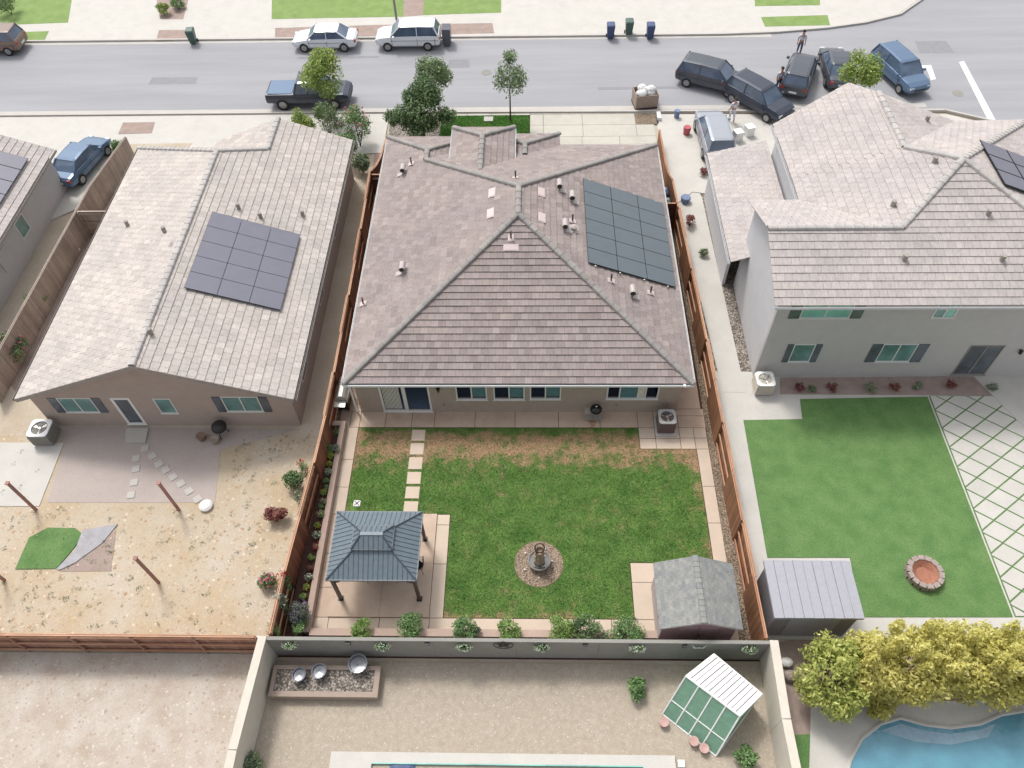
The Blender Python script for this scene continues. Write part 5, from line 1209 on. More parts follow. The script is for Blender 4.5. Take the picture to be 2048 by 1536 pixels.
m = MB(); m.box(-6.5, -5.9, 54.0, 54.9, .25, 1.3); m.tube((-6.2, 53.98, .3), (-6.2, 54.0, .3), .28, n=14); tag(m.build('cargo_trailer', M['car_dark']), 'small dark cargo trailer behind the white SUV', 'trailer')
car('parked_truck', 'dark pickup with bluish painted reflection on its bed cover, half hidden by the round street tree', (-14.95, 47.2, 0), 0, 'pickup', M['car_black'])
car('parked_car', 'brown car at the far kerb cut by the left picture edge', (-39.9, 54.35, 0), R(180), 'suv', M['car_brown'])
car('parked_car', 'small blue car on the far left driveway', (-28.2, 40.2, .03), R(78), 'sedan', M['car_blue'])
car('parked_car', 'dark grey SUV on the road, left one of the angled pair', (12.2, 48.7, 0), R(-26), 'suv', M['car_dark'])
car('parked_car', 'black SUV with blue windshield angled below the dark grey SUV', (14.9, 46.1, 0), R(-50), 'suv', M['car_black'])
car('parked_car', 'silver SUV in the driveway below the angled dark vehicles', (11.4, 42.2, .03), R(92), 'suv', M['car_silver'])
car('parked_car', 'dark SUV above the big right roof, seen from behind', (18.1, 49.0, 0), R(68), 'suv', M['car_dark'])
car('parked_car', 'dark grey car just left of the bright green tree on the right', (20.8, 49.9, 0), R(86), 'sedan', M['car_dark'])
car('parked_car', 'blue topped SUV right of the bright green tree', (24.9, 49.2, 0), R(-72), 'suv', M['car_blue'])

# ================================================================= PEOPLE
def skinned(name, pts, edges, rad, mat, parent, root=0):
    me = bpy.data.meshes.new(name); me.from_pydata(pts, edges, []); o = bpy.data.objects.new(name, me); COL.objects.link(o); o.parent = parent; me.materials.append(mat)
    md = o.modifiers.new('skin', 'SKIN'); md.use_smooth_shade = True
    if not me.skin_vertices: me.skin_vertices.new() if hasattr(me.skin_vertices, 'new') else None
    bpy.context.view_layer.objects.active = o
    if not me.skin_vertices: bpy.ops.mesh.customdata_skin_add()
    for i, r_ in enumerate(rad):
        v = me.skin_vertices[0].data[i]; v.radius = (r_, r_) if not isinstance(r_, tuple) else r_; v.use_root = (i == root)
    sb = o.modifiers.new('sub', 'SUBSURF'); sb.levels = 1; sb.render_levels = 1; return o
def person(label, pos, rz, shirt, pants, step=.12, arm=.1):
    t = thing('person', label, 'person', pos, rz)
    P = [(0, 0, .95), (0, 0, 1.15), (0, 0, 1.38), (0, 0, 1.48), (0, .01, 1.56), (0, .02, 1.64), (0, .01, 1.73),
         (-.09, 0, .9), (-.1, step, .5), (-.1, step * .6, .09), (-.1, step * .6 + .14, .04), (.09, 0, .9), (.1, -step * .2, .5), (.1, -step, .09), (.1, -step + .14, .04),
         (-.2, 0, 1.4), (-.25, -.02, 1.12), (-.26, arm, .9), (-.26, arm + .04, .83), (.2, 0, 1.4), (.25, -.02, 1.12), (.26, arm, .9), (.26, arm + .04, .83)]
    Ed = [(0, 1), (1, 2), (2, 3), (3, 4), (4, 5), (5, 6), (0, 7), (7, 8), (8, 9), (9, 10), (0, 11), (11, 12), (12, 13), (13, 14), (2, 15), (15, 16), (16, 17), (17, 18), (2, 19), (19, 20), (20, 21), (21, 22)]
    Rd = [.12, (.14, .1), (.15, .1), .06, .085, .1, .06, .085, .06, .04, .035, .085, .06, .04, .035, .055, .045, .03, .035, .055, .045, .03, .035]
    for h, s_ in ((18, -1), (22, 1)):
        b = P[h]
        for f_, (dx, ln) in enumerate(((-.03, .075), (-.01, .085), (.01, .08), (.03, .065), (s_ * -.05, .05))):
            P.append((b[0] + dx * .8, b[1] + .02, b[2] - ln * .5)); P.append((b[0] + dx * .8, b[1] + .035, b[2] - ln)); k_ = len(P); Ed += [(h, k_ - 2), (k_ - 2, k_ - 1)]; Rd += [.009, .008]
    skinned('body', P, Ed, Rd, M['skin'], t)
    skinned('shirt', [(0, 0, .98), (0, 0, 1.15), (0, 0, 1.38), (0, 0, 1.45), (-.2, 0, 1.4), (-.235, -.01, 1.2), (.2, 0, 1.4), (.235, -.01, 1.2)], [(0, 1), (1, 2), (2, 3), (2, 4), (4, 5), (2, 6), (6, 7)], [(.15, .12), (.165, .12), (.17, .12), .07, .075, .065, .075, .065], shirt, t)
    skinned('trousers', [(0, 0, 1.0), (0, 0, .93), (-.09, 0, .88), (-.1, step, .5), (-.1, step * .6, .12), (.09, 0, .88), (.1, -step * .2, .5), (.1, -step, .12)], [(0, 1), (1, 2), (2, 3), (3, 4), (1, 5), (5, 6), (6, 7)], [.14, .14, .1, .075, .06, .1, .075, .06], pants, t)
    MB().ball((0, -.01, 1.7), .105, .115, .10, 12, 8).build('hair', M['hair'], t, smooth=True)
    f_ = MB().ball((0, .125, 1.64), .015, .025, .025, 6, 4)
    for s_ in (-1, 1): f_.ball((s_ * .1, .02, 1.65), .015, .03, .035, 6, 4)
    f_.box(-.03, .03, .095, .108, 1.585, 1.595); f_.build('face', M['skin'], t)
    MB().ball((-.035, .1, 1.67), .012, .012, .01, 6, 4).build('eye', M['dark'], t); MB().ball((.035, .1, 1.67), .012, .012, .01, 6, 4).build('eye', M['dark'], t)
    return t
person('person in a pale shirt standing on the road beyond the middle dark SUV', at(1596, 108), R(170), M['shirt_w'], M['jeans'])
person('person in pale clothes standing at the left side of the middle dark SUV', (16.55, 47.95, 0), R(200), M['shirt_w'], M['jeans'], .05, .05)
person('person in a white shirt standing beside the angled black SUV', at(1462, 244), R(20), M['shirt_w'], M['shirt_w'], .15, .12)

# ================================================================= NEIGHBOUR HOUSES
def hbox(m, x0, x1, y0, y1, z0, z1): m.box(x0, x1, y0, y1, z0, z1)
def shutters_window(par, xa, xb, za, zb, y, pm, shut=None):
    w_ = window_x(par, xa, xb, za, zb, y, [.5] if xb - xa > 1 else [], pm, fw=.05)
    if shut:
        MB().box(xa - shut, xa - .02, y - .04, y, za, zb).build('shutter', M['pane_dark'], par); MB().box(xb + .02, xb + shut, y - .04, y, za, zb).build('shutter', M['pane_dark'], par)
# left neighbour
lh = thing('house', 'single storey house with pale mottled gable roof and square grey solar array at left', 'house')
ax0, ax1, ay0 = -23.2, -10.6, 20.25; am = (ax0 + ax1) / 2; kz = .38; az = 2.6 + kz * (ax1 - am)
wm = -14.65; wz = 2.6 + kz * (ax1 - wm); wl = -18.7
lf_faces = [[(ax0, ay0, 2.6), (am, ay0, az), (am, 35.0, az), (ax0, 38.6, 2.6)],
            [(ax1, ay0, 2.6), (ax1, 36.3, 2.6), (wm, 36.3, wz), (am, 35.0, az), (am, ay0, az)],
            [(ax1, 36.3, 2.6), (ax1, 39.2, 2.6), (wm, 39.2, wz), (wm, 36.3, wz)],
            [(wm, 36.3, wz), (wm, 39.2, wz), (wl, 39.2, 2.6), (wl, 38.6, 2.6)],
            [(ax0, 38.6, 2.6), (wl, 38.6, 2.6), (wm, 36.3, wz), (am, 35.0, az)]]
roof(lh, lf_faces, [((am, ay0, az), (am, 35, az)), ((am, 35, az), (ax0, 38.6, 2.6)), ((wm, 36.3, wz), (wm, 39.2, wz)), ((am, 35, az), (wm, 36.3, wz))], M['tile_pale'], M['cap_pale'], M['deck_pale'], .38, .36, .03)
for p, q_, o in [((ax0, ay0, 2.6), (ax0, 38.6, 2.6), (-1, 0, 0)), ((ax1, ay0, 2.6), (ax1, 39.2, 2.6), (1, 0, 0))]: gutter(lh, p, q_, M['deck_pale'], out=o)
m = MB()   # barge boards on the rear gable
for x0, x1, z0, z1 in ((ax0, am, 2.6, az), (am, ax1, az, 2.6)):
    m.add([(x0, ay0 - .03, z0 - .2), (x1, ay0 - .03, z1 - .2), (x1, ay0 - .03, z1 + .03), (x0, ay0 - .03, z0 + .03), (x0, ay0, z0 - .2), (x1, ay0, z1 - .2), (x1, ay0, z1 + .03), (x0, ay0, z0 + .03)], [(0, 1, 2, 3), (7, 6, 5, 4), (0, 4, 5, 1), (3, 2, 6, 7)])
m.build('barge_board', M['deck_pale'], lh)
lw = (-22.9, -10.95, 20.62)
lwin = [(-21.7, -20.1, 1.08, 2.2), (-17.25, -16.45, 1.0, 2.15), (-14.1, -12.4, 1.15, 2.3)]; ldoor = (-19.2, -18.3, .1, 2.2)
wall_x(lh, lw[0], lw[1], lw[2], .15, -.05, 2.35, lwin + [ldoor], M['stucco_dark'])
gablewall(lw[0], lw[1], lw[2], .15, 2.35, 2.36, 2.35 + kz * (am - lw[0]), M['stucco_dark'], lh, 'gable_wall')
m = MB(); m.box(lw[0], lw[0] + .15, lw[2] + .15, 38.3, -.05, 2.6); m.box(lw[1] - .15, lw[1], lw[2] + .15, 38.9, -.05, 2.6); m.box(lw[0] + .15, -18.5, 38.1, 38.25, -.05, 2.55); m.box(-18.5, lw[1] - .15, 38.7, 38.85, -.05, 2.6); m.build('wall', M['stucco_dark'], lh)
for i, h_ in enumerate(lwin): shutters_window(lh, *h_, lw[2], M['pane_far'], .4 if i != 1 else None)
window_x(lh, *ldoor, lw[2], [], M['pane_dark'], M['white'], fw=.12, name='door')
for h_ in ((23, 1.1), (28, 1.3), (33, 1.1)):
    m = MB().box(lw[1], lw[1] + .03, h_[0] - .6, h_[0] + .6, 1.0, 2.1); w_ = m.build('window', M['vinyl'], lh); MB().box(lw[1] + .03, lw[1] + .035, h_[0] - .54, h_[0] + .54, 1.06, 2.04).build('pane', M['pane_dark'], w_)
th2 = math.atan(kz); Mx2 = Matrix.Rotation(th2, 3, 'Y'); c2s = math.cos(th2)
pn_, pc_ = [kz, 0, 1], 2.6 + kz * ax1 + .15
ca = [onpl(px, py, pn_, pc_) for px, py in ((368, 573), (558, 622), (603, 470), (425, 423))]
sx_a, sx_b = (ca[0][0] + ca[3][0]) / 2, (ca[1][0] + ca[2][0]) / 2; sy_a, sy_b = (ca[0][1] + ca[1][1]) / 2, (ca[2][1] + ca[3][1]) / 2
for i in range(3):
    for j in range(5):
        wx_ = (sx_b - sx_a) / 3; hy_ = (sy_b - sy_a) / 5; x = sx_a + wx_ * (i + .5); y = sy_a + hy_ * (j + .5); z = 2.6 + kz * (ax1 - x) + .15
        f_ = MB().obox((x, y, z), (wx_ / c2s - .012, hy_ - .012, .035), M=Mx2).build('solar_panel', M['pframe'], lh); MB().obox((x + math.sin(th2) * .02, y, z + c2s * .02), (wx_ / c2s - .03, hy_ - .03, .006), M=Mx2).build('cell_sheet', M['panel2'], f_)
for px, py in [(256, 452), (478, 418), (522, 436), (606, 432), (303, 668), (330, 465)]:
    n_ = [-kz, 0, 1] if px < 330 and py < 600 else [kz, 0, 1]; c_ = (2.6 - kz * ax0) if n_[0] < 0 else 2.6 + kz * ax1
    p = onpl(px, py, n_, c_); MB().tube((p[0], p[1], p[2]), (p[0], p[1], p[2] + .35), .1, n=10).build('roof_vent', M['deck_pale'], lh)

# far left house
fh = thing('house', 'house with rose tiles and a blue grey solar array cut by the left picture edge', 'house')
fx1, fy0, fy1 = -28.2, 30.4, 38.4
roof(fh, [[(fx1, fy0, 2.7), (fx1, fy1, 2.7), (-32.2, fy1, 4.25), (-32.2, fy0, 4.25)], [(-32.2, fy0, 4.25), (-32.2, fy1, 4.25), (-37, fy1, 2.5), (-37, fy0, 2.5)],
     [(fx1, 18, 2.7), (fx1, fy0, 2.7), (-32.2, fy0, 4.25), (-32.2, 18, 4.25)]], [((-32.2, 18, 4.25), (-32.2, fy1, 4.25))], M['tile_rose'], M['cap_pale'], M['deck_pale'], .38, .36, .03)
gutter(fh, (fx1, 18, 2.7), (fx1, fy1, 2.7), M['deck_pale'], out=(1, 0, 0))
m = MB(); m.box(-36.6, fx1 - .35, 18.3, 38.1, -.05, 2.62); m.box(fx1 - .35, fx1 - .3, 30, 31, .9, 2.0); m.build('wall', M['stucco_gray'], fh)
thf = math.atan(1.55 / 4.0); Mf = Matrix.Rotation(thf, 3, 'Y')
for i in range(2):
    for j in range(4):
        x = -29.6 - 1.35 * i; y = 33.2 + 1.08 * j; z = 2.7 + (fx1 - x) * 1.55 / 4 + .16; f_ = MB().obox((x, y, z), (1.42, 1.05, .035), M=Mf).build('solar_panel', M['pframe'], fh); MB().obox((x + .01, y, z + .02), (1.39, 1.02, .006), M=Mf).build('cell_sheet', M['panel2'], f_)
for y in (24, 27.5, 33): m = MB().box(fx1 - .35, fx1 - .32, y - .5, y + .5, 1, 2.1); w_ = m.build('window', M['vinyl'], fh); MB().box(fx1 - .32, fx1 - .315, y - .44, y + .44, 1.06, 2.04).build('pane', M['pane_far'], w_)

# right neighbour, two storeys
rh = thing('house', 'large two storey house with pale rose tile roofs, right of the sharp lot', 'house')
k2 = .38; ez = 5.5
AP = (19.55, 29.8, 8.03); V1 = (17.7, 31.65, 7.33); V0 = (17.7, 36.2, 7.33); PK = (16.66, 37.73, 6.95)
rear_y = AP[1] - (AP[2] - ez) / k2   # 23.14
RJ = (16.35, 26.6, 6.82)
rfs = [[(10.45, rear_y, ez), (26.2, rear_y, ez), (22.75, 26.6, 6.82), RJ, (10.45, 26.6, 6.82)],
       [RJ, (22.75, 26.6, 6.82), AP],
       [(10.45, 26.6, 6.82), RJ, (14.5, 28.45, 6.12), (12.9, 30.05, 5.5), (10.45, 30.05, 5.5)],
       [(12.9, 30.05, 5.5), RJ, AP, V1, (12.9, 31.65, 5.5)],
       [(12.9, 31.65, 5.5), V1, V0, PK, (12.8, 36.25, 5.46)],
       [V0, V1, (22.2, 36.2, 5.62), (22.0, 34.9, 5.7)] if False else [V1, V0, (22.2, 36.2, 5.62)],
       [AP, V1, (22.2, 36.2, 5.62), (26.2, 36.4, ez)],
       [AP, (26.2, 36.4, ez), (26.2, rear_y, ez)],
       [(9.95, 28.6, 2.8), (12.95, 28.6, 3.94), (12.95, 37.0, 3.94), (9.95, 37.4, 2.8)]]
roof(rh, rfs, [((10.45, 26.6, 6.82), RJ), (RJ, AP), ((22.75, 26.6, 6.82), AP), (V1, V0), (V1, AP), (AP, (26.2, 36.4, ez)), ((26.2, rear_y, ez), (22.75, 26.6, 6.82))], M['tile_rose'], M['cap_pale'], M['deck_pale'], .38, .36, .028)
gutter(rh, (10.45, rear_y, ez), (26.2, rear_y, ez), M['stucco_white'], out=(0, -1, 0)); gutter(rh, (12.9, 30.1, ez), (12.8, 36.2, ez), M['stucco_white'], out=(-1, 0, 0)); gutter(rh, (9.95, 28.6, 2.8), (9.95, 37.3, 2.8), M['stucco_white'], out=(-1, 0, 0))
wy = 23.55; rw_ = [(11.9, 14.1, 4.25, 5.2), (17.7, 18.7, 4.25, 5.2), (12.2, 13.2, 1.15, 2.45), (16.3, 17.9, 1.15, 2.45), (20.3, 21.9, .15, 2.35)]
low = [h_ for h_ in rw_ if h_[2] < 3]; hi = [h_ for h_ in rw_ if h_[2] > 3]
wall_x(rh, 10.82, 25.9, wy, .2, -.05, 3.0, low, M['stucco_gray']); wall_x(rh, 10.82, 25.9, wy, .2, 3.0, 5.42, hi, M['stucco_gray'])
m = MB(); m.box(10.82, 11.0, wy + .2, 29.8, -.05, 5.42); m.box(11.0, 13.1, 29.6, 29.8, 3.0, 5.42); m.box(13.1, 13.3, 29.6, 36.0, 3.0, 5.45); m.box(25.7, 25.9, wy + .2, 36, -.05, 5.42); m.box(13.3, 25.7, 35.8, 36.0, -.05, 5.42)
m.box(10.2, 10.35, 29.8, 37.0, -.05, 2.85); m.box(10.35, 13.1, 36.8, 36.95, -.05, 2.85); m.build('wall', M['stucco_white'], rh)
m = MB(); vs = [(10.83, wy, 5.42), (10.83, 29.8, 5.42), (10.83, 26.6, 6.7), (10.98, wy, 5.42), (10.98, 29.8, 5.42), (10.98, 26.6, 6.7)]; m.add(vs, [(0, 1, 2), (5, 4, 3), (0, 2, 5, 3), (2, 1, 4, 5)]); m.build('gable_wall', M['stucco_white'], rh)
shutters_window(rh, *hi[0], wy, M['pane_teal'], .5); window_x(rh, *hi[1], wy, [.5], [M['pane_far'], M['pane_teal']])
shutters_window(rh, *low[0], wy, [M['pane_dark'], M['pane_far']] if low[0][1] - low[0][0] > 1 else M['pane_far'], .3); shutters_window(rh, *low[1], wy, M['pane_far'], .5); window_x(rh, *low[2], wy, [.5], M['pane_dark'], M['wall_gray'], name='sliding_door')
m = MB(); m.tube((22.7, wy - .12, 1.9), (22.7, wy - .12, 2.1), .08, n=8); m.box(22.67, 22.73, wy - .1, wy, 2.0, 2.05); m.build('wall_light', M['dark'], rh)
th3 = math.atan((AP[2] - ez) / (26.2 - AP[0])); Mr = Matrix.Rotation(th3, 3, 'Y')
for i in range(2):
    for j in range(3):
        x = 21.9 + 1.5 * i; y = 31.3 - 1.1 * j; z = AP[2] - (x - AP[0]) * math.tan(th3) + .16
        if abs(y - AP[1]) > (x - AP[0]) * .93: continue
        f_ = MB().obox((x, y, z), (1.55, 1.06, .035), M=Mr).build('solar_panel', M['pframe'], rh); MB().obox((x + .01, y, z + .02), (1.5, 1.02, .006), M=Mr).build('cell_sheet', M['panel2'], f_)
for px, py, n_, c_ in [(1808, 520, [0, -k2, 1], ez - k2 * rear_y), (2003, 521, [0, -k2, 1], ez - k2 * rear_y), (1975, 430, [0, -k2, 1], ez - k2 * rear_y), (1785, 412, [-k2, 0, 1], ez - k2 * 12.9), (1868, 325, [-k2, 0, 1], ez - k2 * 12.9), (1853, 242, [k2, 0, 1], 7.33 + k2 * 17.7)]:
    p = onpl(px, py, n_, c_); MB().tube((p[0], p[1], p[2]), (p[0], p[1], p[2] + .3), .11, n=10).build('roof_vent', M['deck_pale'], rh)

# ================================================================= NEIGHBOUR YARDS
# left yard
slab('straw_yard', [(-34, 9.9), (-9.9, 9.9), (-9.6, 20.6), (-34, 20.6)], -.02, M['straw'], .03)
patch('brown_patio', [(100, 852), (600, 858), (440, 900), (430, 1005), (95, 1005), (130, 885)], -.008, M['patio_brown'], .02)
patch('concrete_patio', [(-60, 885), (128, 885), (78, 1012), (-90, 1012)], .01, M['conc_pale'], .05)
patch('doorstep', [(252, 856), (296, 856), (290, 885), (250, 885)], .08, M['conc'], .1)
patch('green_turf', [(30, 1138), (58, 1075), (95, 1055), (150, 1056), (168, 1070), (140, 1105), (112, 1137)], .02, M['turf'], .05)
patch('grey_sheet', [(112, 1138), (150, 1100), (165, 1060), (235, 1048), (205, 1085), (150, 1125), (118, 1140)], .03, M['tarp'], .04)
patch('bare_soil', [(150, 1128), (232, 1060), (222, 1142), (118, 1143)], -.005, M['soil'], .02)
k_ = 0
for px, py in [(290, 897), (272, 917), (272, 938), (268, 965), (262, 990), (305, 912), (318, 928), (332, 940), (346, 954), (362, 967), (378, 982), (395, 998)]:
    p = at(px, py); m = MB().obox((p[0], p[1], .0), (.34, .34, .05), R(10 if k_ < 5 else 40)); k_ += 1
    tag(m.build('stepping_stone', M['kerb'], bevel=.01), ('%s pale stone of the straight row below the white door' % ['first', 'second', 'third', 'fourth', 'fifth'][k_ - 1] if k_ <= 5 else '%s pale stone of the diagonal row, counted from the white door' % ['first', 'second', 'third', 'fourth', 'fifth', 'sixth', 'last'][k_ - 6]), 'stepping stone', 'straight row of pale stones' if k_ <= 5 else 'diagonal row of pale stones')
p = at(413, 1013); m = MB().lathe((p[0], p[1], 0), [(.28, 0), (.3, .12), (.2, .2), (.001, .22)], 12); tag(m.build('white_cover', M['white']), 'round white cover at the end of the diagonal stones', 'cover')
for (px, py), lb in [((72, 1020), 'thin reddish wooden post at the corner of the concrete patio'), ((358, 1020), 'thin reddish wooden post beside the diagonal stones'), ((317, 1165), 'thin reddish wooden post right of the green turf'), ((8, 1160), 'thin reddish wooden post at the left picture edge')]:
    p = at(px, py); m = MB().box(-.05, .05, -.05, .05, -.05, 2.35); m.box(-.08, .08, -.08, .08, 2.35, 2.4); o = m.build('wooden_post', M['reddish']); o.location = (p[0], p[1], 0); tag(o, lb, 'post', 'wooden posts in the straw yard')
p = at(98, 872); ac_unit('air_conditioner', 'white topped air conditioner at the left neighbour house corner', p[0], p[1] - .1, 0, .95, .85, 'white', 'wall_gray')
p = at(446, 868); t = thing('kettle_grill', 'dark round grill behind the left neighbour house', 'grill', (p[0], p[1], 0)); MB().ball((0, 0, .6), .36, .36, .26, 14, 8).build('bowl', M['dark'], t)
for a in (.5, 2.6, 4.7): MB().tube((.2 * math.cos(a), .2 * math.sin(a), .5), (.3 * math.cos(a), .3 * math.sin(a), 0), .02).build('leg', M['dark'], t)
for px, py, mt, lb in [(405, 878, 'terracotta', 'small brown pot left of the dark grill'), (432, 884, 'crate', 'small tan pot below the dark grill')]:
    p = at(px, py); m = MB().lathe((p[0], p[1], 0), [(.001, 0), (.16, 0), (.22, .3), (.19, .3), (.001, .24)], 12); tag(m.build('garden_pot', M[mt]), lb, 'pot')
p = at(140, 495); m = MB(); m.ball((p[0], p[1], .25), .4, .3, .28, 8, 5); m.ball((p[0] + .5, p[1] - .35, .18), .3, .3, .2, 8, 5); tag(m.build('white_bag', M['bag']), 'pale lumpy bags in the narrow yard left of the gabled roof', 'bag')

# bottom yards
slab('gravel_yard', [(-10.1, -3), (8.9, -3), (8.9, 9.6), (-10.1, 9.6)], -.02, M['yardgravel'], .03)
slab('dirt_lot', [(-34, -3), (-10.35, -3), (-10.35, 9.85), (-34, 9.85)], -.02, M['rubble'], .03)
slab('soil_yard', [(9.05, -3), (30, -3), (30, 11.3), (12.6, 11.3), (9.0, 10.3)], -.02, M['soil'], .03)
def pool(name, poly, zt, zw, mat, nm_deck, deckpoly, dmat, dz=.06):
    pass
# pool at the bottom: coping and water
dk = MB()
dk.box(-7.25, 5.1, 6.0, 6.35, -.1, .09, .5); dk.box(-7.25, -5.75, -3, 6.0, -.1, .09, .55); dk.box(3.95, 5.1, -3, 6.0, -.1, .09, .5)
struct(dk.build('pool_deck', M['conc_pale']))
w_ = MB().box(-5.75, 3.95, -3, 6.0, -.1, -.04); o = w_.build('pool_water', M['poolwater']); struct(o)
m = MB().box(-5.75, 3.95, 5.96, 6.0, -.04, .088); struct(m.build('pool_tiles', M['pane_teal']))
p = at(805, 1530); m = MB(); m.ball((p[0], p[1], .0), .5, .35, .06, 14, 5); tag(m.build('pool_float', M['bin_blue']), 'blue float in the turquoise pool at the bottom edge', 'pool float')
p = at(1362, 1528); m = MB().box(p[0] - .12, p[0] + .12, p[1] - .12, p[1] + .12, 0, .1); tag(m.build('skimmer_lid', M['white']), 'small white lid beside the bottom pool deck', 'lid')
# raised planter
pl = thing('raised_planter', 'long raised planter with white stones at the left of the gravel yard', 'planter')
m = MB(); x0, x1, y0, y1 = -9.85, -5.75, 8.15, 9.3; m.box(x0, x1, y0, y0 + .2, 0, .42); m.box(x0, x1, y1 - .15, y1, 0, .42); m.box(x1 - .2, x1, y0 + .2, y1 - .15, 0, .42); m.box(x0, x0 + .15, y0 + .2, y1 - .15, 0, .42); m.build('side', M['crate'], pl)
MB().box(x0 + .15, x1 - .2, y0 + .2, y1 - .15, .05, .34).build('infill', M['rivergravel'], pl)
for i, (px, py, r) in enumerate([(600, 1352, .26), (640, 1345, .28), (717, 1330, .36)]):
    p = at(px, py, .5); m = MB().lathe((0, 0, 0), [(.001, 0), (r * .7, 0), (r, .35), (r * 1.05, .38), (r * .85, .37), (r * .8, .3), (.001, .28)], 14); o = m.build('plant_pot', M['car_dark']); o.location = (p[0], p[1], .34); tag(o, 'dark round pot in the raised planter, ' + ['leftmost', 'middle', 'rightmost and largest'][i] + ' one', 'pot', 'dark pots in the raised planter')
# green cage with white roof
cg_ = thing('greenhouse', 'small greenhouse with white ribbed roof and green mesh front, standing askew in the gravel yard', 'greenhouse')
a0, a1 = at(1372, 1352, 1.75), at(1480, 1432, 1.75)        # front top edge
b0, b1 = at(1428, 1308, 1.55), at(1524, 1388, 1.55)        # back roof edge
g0, g1 = at(1325, 1428, .0), at(1432, 1512, .0)            # front foot
def lerp(a, b, t): return tuple(a[i] + (b[i] - a[i]) * t for i in range(3))
m = MB(); N = 12
for i in range(N):
    t0, t1 = i / N, (i + 1) / N - .01; h_ = .0 if i % 2 else .03
    q4 = [lerp(a0, a1, t0), lerp(a0, a1, t1), lerp(b0, b1, t1), lerp(b0, b1, t0)]
    m.add([(x, y, z + h_) for x, y, z in q4] + [(x, y, z - .03) for x, y, z in q4], [(0, 1, 2, 3), (7, 6, 5, 4), (0, 4, 5, 1), (1, 5, 6, 2), (2, 6, 7, 3), (3, 7, 4, 0)])
m.build('roof', M['polyroof'], cg_)
m = MB(); m.add([a0, a1, g1, g0], [(0, 1, 2, 3)]); q4 = [a0, a1, g1, g0]; m.build('mesh_panel', M['greenmesh'], cg_)
m = MB()
for t_i in (0, .25, .5, .75, 1): m.tube(lerp(a0, a1, t_i), lerp(g0, g1, t_i), .03, n=6)
m.tube(a0, a1, .04, n=6); m.tube(g0, g1, .03, n=6); m.tube(lerp(a0, g0, .62), lerp(a1, g1, .62), .025, n=6)
gb0, gb1 = (b0[0], b0[1], 0), (b1[0], b1[1], 0)
for p, q_ in ((b0, gb0), (b1, gb1), (a0, b0), (a1, b1), (b0, b1), (gb0, g0), (gb1, g1), (gb0, gb1)): m.tube(p, q_, .03, n=6)
m.build('frame', M['white'], cg_)
m = MB(); m.add([a1, b1, gb1, g1], [(0, 1, 2, 3)]); m.add([a0, g0, gb0, b0], [(0, 1, 2, 3)]); m.add([b0, b1, gb1, gb0], [(0, 1, 2, 3)]); m.build('mesh_panel', M['greenmesh'], cg_)
for i, (px, py) in enumerate([(1392, 1478), (1412, 1492), (1332, 1440)]):
    p = at(px, py, .1); m = MB().lathe((p[0] - .1, p[1] - .1, 0), [(.001, 0), (.14, 0), (.18, .25), (.001, .22)], 10); tag(m.build('garden_pot', M['pinkpot']), 'pinkish pot at the foot of the green mesh front, ' + ['upper of the right pair', 'lower of the right pair', 'alone at the left corner'][i], 'pot', 'pots at the greenhouse')
# right strip items
for px, py, r, mt, lb in [(1573, 1325, .25, 'bag', 'white round object on the soil by the grey shed'), (1552, 1395, .35, 'wall_beige', 'beige boulder on the soil right of the wall, upper one'), (1562, 1425, .3, 'wall_beige', 'beige boulder on the soil right of the wall, lower one'), (1580, 1352, .28, 'stone', 'dark boulder below the white object')]:
    p = at(px, py, r * .5); m = MB().ball((0, 0, r * .6), r, r * .8, r * .7, 9, 6); o = m.build('boulder', M[mt]); o.location = (p[0], p[1], 0); tag(o, lb, 'boulder')
patch('small_lawn', [(1582, 1470), (1620, 1468), (1628, 1560), (1590, 1560)], -.005, M['turf'], .02)
# lagoon pool
curve = [(1688, 1600), (1690, 1560), (1700, 1520), (1722, 1478), (1760, 1448), (1800, 1436), (1850, 1450), (1900, 1456), (1960, 1448), (2000, 1430), (2048, 1422), (2110, 1420), (2200, 1440), (2200, 1650), (1700, 1650)]
deckc = [(1620, 1700), (1618, 1560), (1622, 1415), (1680, 1402), (1720, 1412), (1790, 1410), (1850, 1402), (1900, 1402), (1980, 1398), (2048, 1396), (2200, 1398), (2260, 1420), (2260, 1700)]
patch('lagoon_deck', deckc, .02, M['conc_pale'], .1)
wc = [at(x, y) for x, y in curve]; slab('lagoon_water', wc, .034, M['poolwater2'], .01)
m = MB()
for a, b in zip(wc[:10] , wc[1:11]): m.tube((a[0], a[1], .035), (b[0], b[1], .035), .07, n=6)
struct(m.build('lagoon_coping', M['conc_pale']))
sc_ = [at(x, y) for x, y in [(1760, 1462), (1800, 1448), (1850, 1462), (1900, 1468), (1960, 1460), (1990, 1448), (1975, 1475), (1900, 1490), (1830, 1484)]]; slab('pool_bench', sc_, .04, M['poolfloor'], .004)
# right yard
slab('right_yard_concrete', [(8.75, 20.0), (8.75, 10.6), (30, 10.6), (30, 23.5), (8.72, 23.9)], -.018, M['conc_pale'], .03)
patch('right_bed', [(1560, 755), (2100, 752), (2100, 792), (1560, 788)], .0, M['soil'], .02)
patch('right_lawn', [(1487, 840), (1605, 838), (1600, 798), (1855, 793), (2026, 1234), (1722, 1234), (1700, 1115), (1535, 1115)], .006, M['turf'], .04)
patch('paver_grass', [(1858, 792), (2250, 792), (2350, 1236), (2030, 1234)], -.004, M['turf'], .02)
